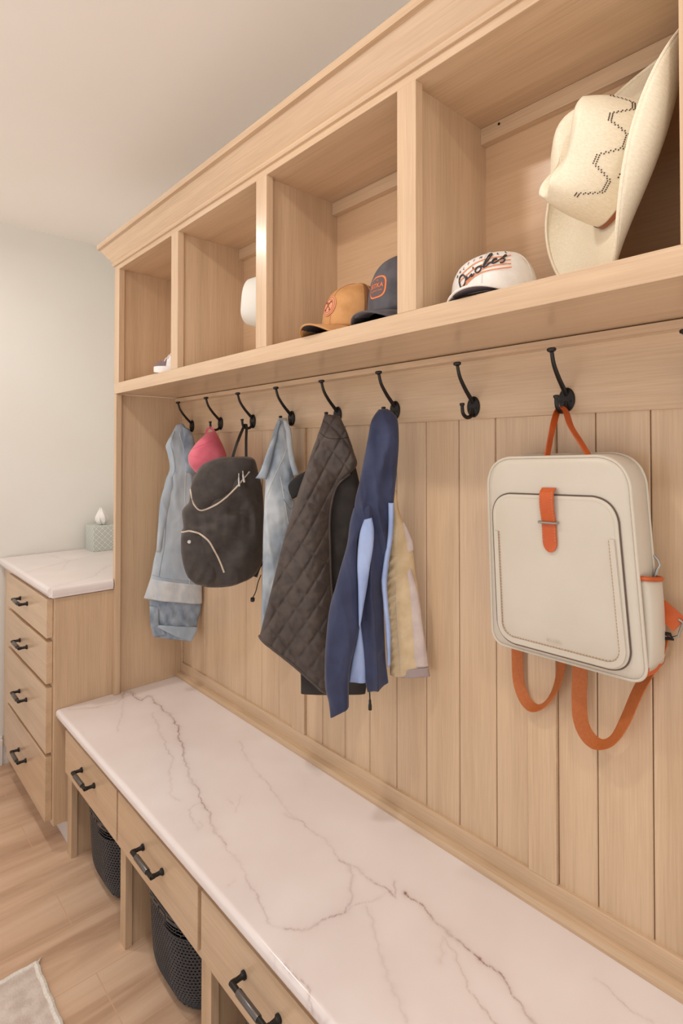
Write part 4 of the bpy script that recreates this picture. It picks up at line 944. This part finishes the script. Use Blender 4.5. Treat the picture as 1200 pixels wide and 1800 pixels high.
# two-dimensional artwork (a = azimuth, e = height) wrapped onto the crown
def wrap(pts, n=24, off=.0014): return [on_cap(cpo, q[0], q[1], off) for q in catmull([(a, e_, 0) for a, e_ in pts], n)]
STRIPES = [[(-0.604, 0.407), (-0.405, 0.508), (-0.234, 0.59), (-0.002, 0.653), (0.235, 0.685), (0.464, 0.701), (0.695, 0.736)], [(-0.594, 0.303), (-0.369, 0.391), (-0.202, 0.48), (0.018, 0.551), (0.237, 0.586), (0.441, 0.597), (0.651, 0.614)], [(-0.503, 0.176), (-0.322, 0.274), (-0.158, 0.363), (0.03, 0.447), (0.237, 0.484), (0.429, 0.502), (0.64, 0.521)], [(-0.441, 0.139), (-0.292, 0.247), (-0.131, 0.326), (0.056, 0.378), (0.237, 0.399), (0.423, 0.414), (0.644, 0.444)]]
SCR = [[(-0.503, 0.063), (-0.443, 0.16), (-0.393, 0.271), (-0.414, 0.35), (-0.506, 0.417), (-0.597, 0.388), (-0.598, 0.284), (-0.539, 0.164), (-0.503, 0.063)], [(-0.414, 0.35), (-0.368, 0.307), (-0.36, 0.346), (-0.367, 0.296), (-0.324, 0.291), (-0.288, 0.329), (-0.255, 0.363), (-0.237, 0.38)], [(-0.237, 0.38), (-0.245, 0.329), (-0.213, 0.328), (-0.171, 0.376)], [(-0.232, 0.521), (-0.216, 0.479)], [(-0.065, 0.508), (-0.12, 0.496), (-0.157, 0.437), (-0.138, 0.39), (-0.081, 0.379), (-0.031, 0.424), (-0.027, 0.478), (-0.065, 0.508), (0.026, 0.492)], [(0.026, 0.492), (0.102, 0.6), (0.169, 0.731), (0.188, 0.79), (0.129, 0.79), (0.079, 0.668), (0.031, 0.537), (0.028, 0.469), (0.071, 0.474), (0.13, 0.536)], [(0.13, 0.536), (0.237, 0.586), (0.317, 0.633), (0.283, 0.648), (0.225, 0.612), (0.215, 0.551), (0.269, 0.542), (0.373, 0.605)], [(0.373, 0.605), (0.482, 0.672), (0.567, 0.72), (0.532, 0.734), (0.466, 0.658), (0.503, 0.606), (0.456, 0.544), (0.389, 0.538)]]
LET = [('B', (-0.733, 0.437)), ('A', (-0.644, 0.508)), ('L', (-0.523, 0.551)), ('T', (-0.423, 0.631)), ('I', (-0.276, 0.682)), ('M', (-0.1, 0.723)), ('O', (0.11, 0.756)), ('R', (0.345, 0.788)), ('E', (0.601, 0.826))]
g = MB()
for s_ in STRIPES: g.tube(wrap(s_, 40), .0009, 5)
obj('cap_stripe', g, M_os, oc_, local=True, smooth=True)
g = MB()
for s_ in SCR: g.tube(wrap(s_, 30, .0018), .0013, 6)
obj('cap_script', g, M_sc, oc_, local=True, smooth=True)
def cap_word(cp, parent, s, size, a0, e0, R_, H_, m_, nm, arc=0.0, sp=1.0, off=.0012, ext=.0003, rot=0):
    me = text_mesh(s, size, ext, sp)
    for v in me.vertices:
        x, y = v.co.x*cos(rot)-v.co.y*sin(rot), v.co.x*sin(rot)+v.co.y*cos(rot)
        v.co = on_cap(cp, a0+x/R_, e0+(y-arc*x*x)/H_, off+v.co.z)
    return obj(nm, me, m_, parent, local=True)
for ch, (a_, e_) in LET: cap_word(cpo, oc_, ch, .0072, a_, e_, .079, .092, M_sc, 'cap_letter', off=.0014)
# trucker caps in the third cubby
M_tan = noisy(mat('tan_canvas', (196, 142, 88), .85), (188, 134, 80), (204, 150, 96), 30, bump=.3, bscale=800, dist=.0006)
M_mesh = mat('brown_mesh', (122, 78, 48), .8); M_char = noisy(mat('charcoal_cloth', (84, 80, 84), .85), (78, 74, 78), (92, 88, 92), 40, bump=.3, bscale=800, dist=.0006)
M_mesh2 = mat('black_mesh', (52, 50, 54), .8)
M_patch = mat('pale_leather_patch', (214, 142, 104), .6); M_pline = mat('burnt_line', (120, 66, 44), .7); M_opa = mat('orange_edging', (236, 122, 62), .7)
tb_, ob_, cpb = cap('tan trucker cap with round leather patch, left of the charcoal cap', 'cap', (1.194, -.124, Z1+.024), .05, M_tan, .160, .185, .118, M_tan, mat('black_under_brim', (58, 54, 58), .85), .070, back_m=M_mesh, tall=.9, curve=.62, seed=5, flat=.004)
def patch(cp, parent, a0, e0, R_, H_, outline, off, m_, nm, lab=None):
    n = len(outline); g = MB()
    rings = []
    for k, (sc, of) in enumerate(((1.0, .0002), (1.0, off), (.9, off+.0003), (.6, off+.0003), (.3, off+.0003), (.02, off+.0003))):
        rings.append([on_cap(cp, a0+x*sc/R_, e0+y*sc/H_, of) for x, y in outline])
    return obj(nm, g.grid(rings, close_v=True, cap1=True), m_, parent, local=True, smooth=True, label=lab)
circ = lambda r: [(r*cos(2*pi*k/40), r*sin(2*pi*k/40)) for k in range(40)]
pb = patch(cpb, ob_, -.12, .43, .080, .118, circ(.0235), .0022, M_patch, 'leather_patch')
g = MB()
for r_ in (.0205, .0155): g.tube([on_cap(cpb, -.12+x/.080, .43+y/.118, .0028) for x, y in circ(r_)], .0004, 4, closed=True)
for sg in (-1, 1):
    g.tube([on_cap(cpb, -.12+sg*x/.080, .43+x*1.1/.118, .0030) for x in (-.009, -.004, .0, .004, .009)], .0009, 5)
    g.tube([on_cap(cpb, -.12+sg*(x+.003)/.080, .43+(x*1.1)/.118, .0030) for x in (-.010, -.0085)], .0012, 5)
    g.tube([on_cap(cpb, -.12+sg*x/.080, .43+y/.118, .0030) for x, y in ((.006, .009), (.010, .0095), (.0105, .006))], .0008, 5)
g.tube([on_cap(cpb, -.12+x/.080, .43+.006/.118, .0030) for x in (-.001, .002)], .0012, 5)
obj('patch_drawing', g, M_pline, pb, local=True)
tk_, ok_, cpk = cap('charcoal trucker cap with orange edged patch, partly behind the stile', 'cap', (1.355, -.124, Z1+.028), .10, M_char, .168, .19, .142, M_char, M_ug, .060, back_m=M_mesh2, tall=.95, curve=.42, seed=8, flat=.010)
oct_ = []
for k in range(48):
    a = 2*pi*k/48; c_, s_ = cos(a), sin(a); r_ = 1/((abs(c_)**3.2+abs(s_)**3.2)**(1/3.2)); oct_.append((r_*c_*.0250, r_*s_*.0235))
ps_ = patch(cpk, ok_, -.17, .385, .084, .142, oct_, .0022, M_opa, 'patch_edge', 'orange embroidered patch edge')
pi2 = patch(cpk, ps_, -.17, .385, .084, .142, [(x*.86, y*.86) for x, y in oct_], .0030, mat('grey_patch', (98, 84, 84), .85), 'patch_field')
cap_word(cpk, pi2, 'SITKA', .0138, -.17, .40, .084, .142, M_opa, 'patch_word', sp=1.05, off=.0036)
cap_word(cpk, pi2, 'HUNTING GEAR', .0042, -.17, .40-.0105/.142, .084, .142, M_opa, 'patch_lettering', sp=1.05, off=.0036, ext=.0001)
cap_word(cpk, pi2, 'THE', .0042, -.17, .40+.0115/.142, .084, .142, M_opa, 'patch_lettering', sp=1.05, off=.0036, ext=.0001)


# ---------------------------------------------------------------- cowboy hats
M_straw = noisy(mat('cream_straw', (236, 222, 196), .45, spec=.4), (236, 222, 194), (243, 232, 208), 420, stretch=(1, 1, .35), bump=.6, bscale=520, dist=.0012)
M_band = mat('brown_leather_band', (150, 84, 52), .5); M_hole = mat('woven_hole', (84, 62, 46), .9)
def cowboy_hat(label, loc, rot, m, curl=1.0, s=1.0, plain=False):
    t = thing('cowboy_hat', label, 'hat', loc, rot.to_euler('XYZ'))
    # local: +y front, +x side, +z up
    A_, B_ = .100*s, .082*s; CH = .125*s
    def base(a): return Vector((B_*sin(a), A_*cos(a), 0))
    def crown(a, f_):      # f_ 0 at the brim .. 1 centre of the top
        if f_ < .6:
            q = f_/.6; k = 1-.20*q**2.2; z = CH*q*(1+.05*cos(a))
            p = base(a)*k; p.z = z
        else:
            q = (f_-.6)/.4; k = (1-.20)*(1-q**1.15); p = base(a)*k; p.z = CH*(1+.05*cos(a)*(1-q))
            p.z += .010*s*sin(min(1, q*2.2)*pi)*.6
        x, y = p.x/B_, p.y/A_
        top = max(0, min(1, (p.z/CH-.35)/.65))
        cre = (.3 if plain else 1)*math.exp(-(x/.26)**2)*(.040*s)*top*max(0, 1-((y+.05)/.95)**4)
        sd = math.exp(-((abs(x)-.60)/.28)**2)*math.exp(-((y-.22)/.44)**2)*top*(.15 if plain else 1)
        p.z -= cre
        p.x -= math.copysign(.030*s, x)*sd*(1 if abs(x) > .05 else 0); p.z -= .020*s*sd
        return p
    n = 96
    rows = [[crown(2*pi*i/n, j/40) for i in range(n)] for j in range(40)]
    co = obj('crown', MB().grid(rows, close_v=True, cap1=True), m, t, smooth=True, angle=0, local=True)
    BW = .112*s
    def brim(a, f_):
        p = base(a); d = Vector((sin(a)*1.0, cos(a)*1.08, 0)); sx_ = abs(sin(a))**1.6; fy = abs(cos(a))**2.5
        L_ = BW*f_
        th = curl*1.75*sx_*max(0, f_-.12)**1.25      # side curl angle
        out = L_*(math.sin(th)/th if th > 1e-4 else 1); up = L_*((1-cos(th))/th if th > 1e-4 else 0)
        p = p+d*out+Vector((0, 0, up-.028*s*fy*f_**1.5))
        return p
    rows = [[brim(2*pi*i/n, j/16) for i in range(n)] for j in range(17)]
    bo_ = obj('brim', MB().grid(rows, close_v=True), m, t, smooth=True, angle=0, local=True)
    bo_.modifiers.new('solid', 'SOLIDIFY').thickness = .0022
    obj('brim_edge', MB().tube([brim(2*pi*i/n, 1) for i in range(n)], .0028*s, 8, closed=True), m, bo_, smooth=True, local=True)
    obj('hat_band', MB().grid([[crown(2*pi*i/n, f_)*1.0+Vector((sin(2*pi*i/n), cos(2*pi*i/n), 0))*.0012 for i in range(n)] for f_ in (.01, .05)], close_v=True), M_band, co, smooth=True, local=True)
    g = MB()
    for side in (1, -1):
        for k in range(64):
            u_ = k/63; a = side*(pi/2+1.05*(u_-.5)*2)
            w = ((u_*3) % 1); f_ = .20+.16*min(1, max(0, abs(w-.5)*4-.6))
            for dz in (0, .022):
                p = crown(a, f_+dz); nrm = Vector((sin(a), cos(a), .12)).normalized()
                g.lathe([(.0011, 0), (.0011, .0006), (.0001, .0007)], p+nrm*.0004, nrm, 6)
        for c0 in (-.5, 0, .5):
            for dx, df in ((0, 0), (.05, 0), (0, .03), (.05, .03)):
                a = side*(pi/2+c0+dx-.02); p = crown(a, .13+df); nrm = Vector((sin(a), cos(a), .12)).normalized()
                g.lathe([(.0012, 0), (.0012, .0006), (.0001, .0007)], p+nrm*.0004, nrm, 6)
    if not plain: obj('eyelet_pattern', g, M_hole, co, local=True, kind='stuff')
    return t
def frame_quat(F, U):
    U = Vector(U).normalized(); F = Vector(F); F = (F-U*F.dot(U)).normalized(); X = F.cross(U)
    return Matrix((X, F, U)).transposed().to_quaternion()
cowboy_hat('large cream straw cowboy hat leaning on its brim in the right cubby', (1.822, -.135, 1.848), frame_quat((-.276, -.117, -.955), (-.606, -.75, .267)), M_straw, s=.93)
M_felt = mat('white_felt', (226, 222, 212), .8)


cowboy_hat('white hat mostly hidden behind the stile in the second cubby from the left', (.889, -.130, 1.822), frame_quat((.35, .0, -.94), (-.75, -.60, .04)), M_felt, s=.80, curl=.3, plain=True)


# ---------------------------------------------------------------- child's sneaker in the first cubby
def sneaker(loc, rz):
    t = thing('child_sneaker', 'small grey and white sneaker in the leftmost cubby', 'shoe', loc, (0, 0, rz))
    M_g = noisy(mat('grey_suede', (120, 104, 108), .9), (112, 96, 100), (128, 112, 116), 40, bump=.3); M_w = mat('white_rubber', (236, 228, 222), .5); M_wf = noisy(mat('white_mesh', (232, 224, 220), .8), (224, 216, 212), (238, 232, 228), 60, bump=.4)
    t.scale = (.86, .9, .95)
    def hw(s): return .030*(1-abs(2*s-1)**4*.0)*(math.sqrt(max(.02, 1-(1-s/.28)**2)) if s < .28 else 1)*(1-.22*max(0, (s-.4)/.6)) * (math.sqrt(max(.05, 1-((s-.85)/.15)**2)) if s > .85 else 1)
    Lh = .17
    rows = []
    for k in range(33):
        s = k/32; w = hw(s)+.002; x = -Lh/2+Lh*s
        rows.append([(x, -w, .004*(s < .12)*(1-s/.12)), (x, -w-.001, .011), (x, -w, .022), (x, w, .022), (x, w+.001, .011), (x, w, .004*(s < .12)*(1-s/.12))])
    obj('sole', MB().grid(rows, close_v=True, cap0=True, cap1=True), M_w, t, smooth=True, angle=50, local=True)
    def top(s): return .022+.020*min(1, s/.15)**.6+.058*min(1, max(0, (s-.20)/.35))**1.1
    def upper(s0, s1, m_, nm, gr=0):
        rows = []
        for k in range(25):
            s = s0+(s1-s0)*k/24; w = hw(s)-.0005+gr; x = -Lh/2+Lh*s; h = top(s)+gr
            rows.append([(x, -w*cos(a)*(1-.35*sin(a)), .018+(h-.018)*sin(a)) for a in [pi*j/20 for j in range(21)]])
        return obj(nm, MB().grid(rows, cap0=True, cap1=True), m_, t, smooth=True, angle=0, local=True)
    upper(.015, .98, M_wf, 'upper'); upper(.013, .30, M_g, 'toe_cap', .0012); upper(.72, .985, M_g, 'heel_counter', .001)
    for k in range(5):
        s = .27+.06*k; x = -Lh/2+Lh*s; z = top(s)
        obj('lace', MB().tube([(x-.003, -.016, z-.012), (x, -.008, z-.001), (x+.002, 0, z+.003), (x, .008, z-.001), (x-.003, .016, z-.012)], .0026, 8), M_w, t, smooth=True, local=True)
sneaker((.408, -.212, Z1+.0003), radians(52))
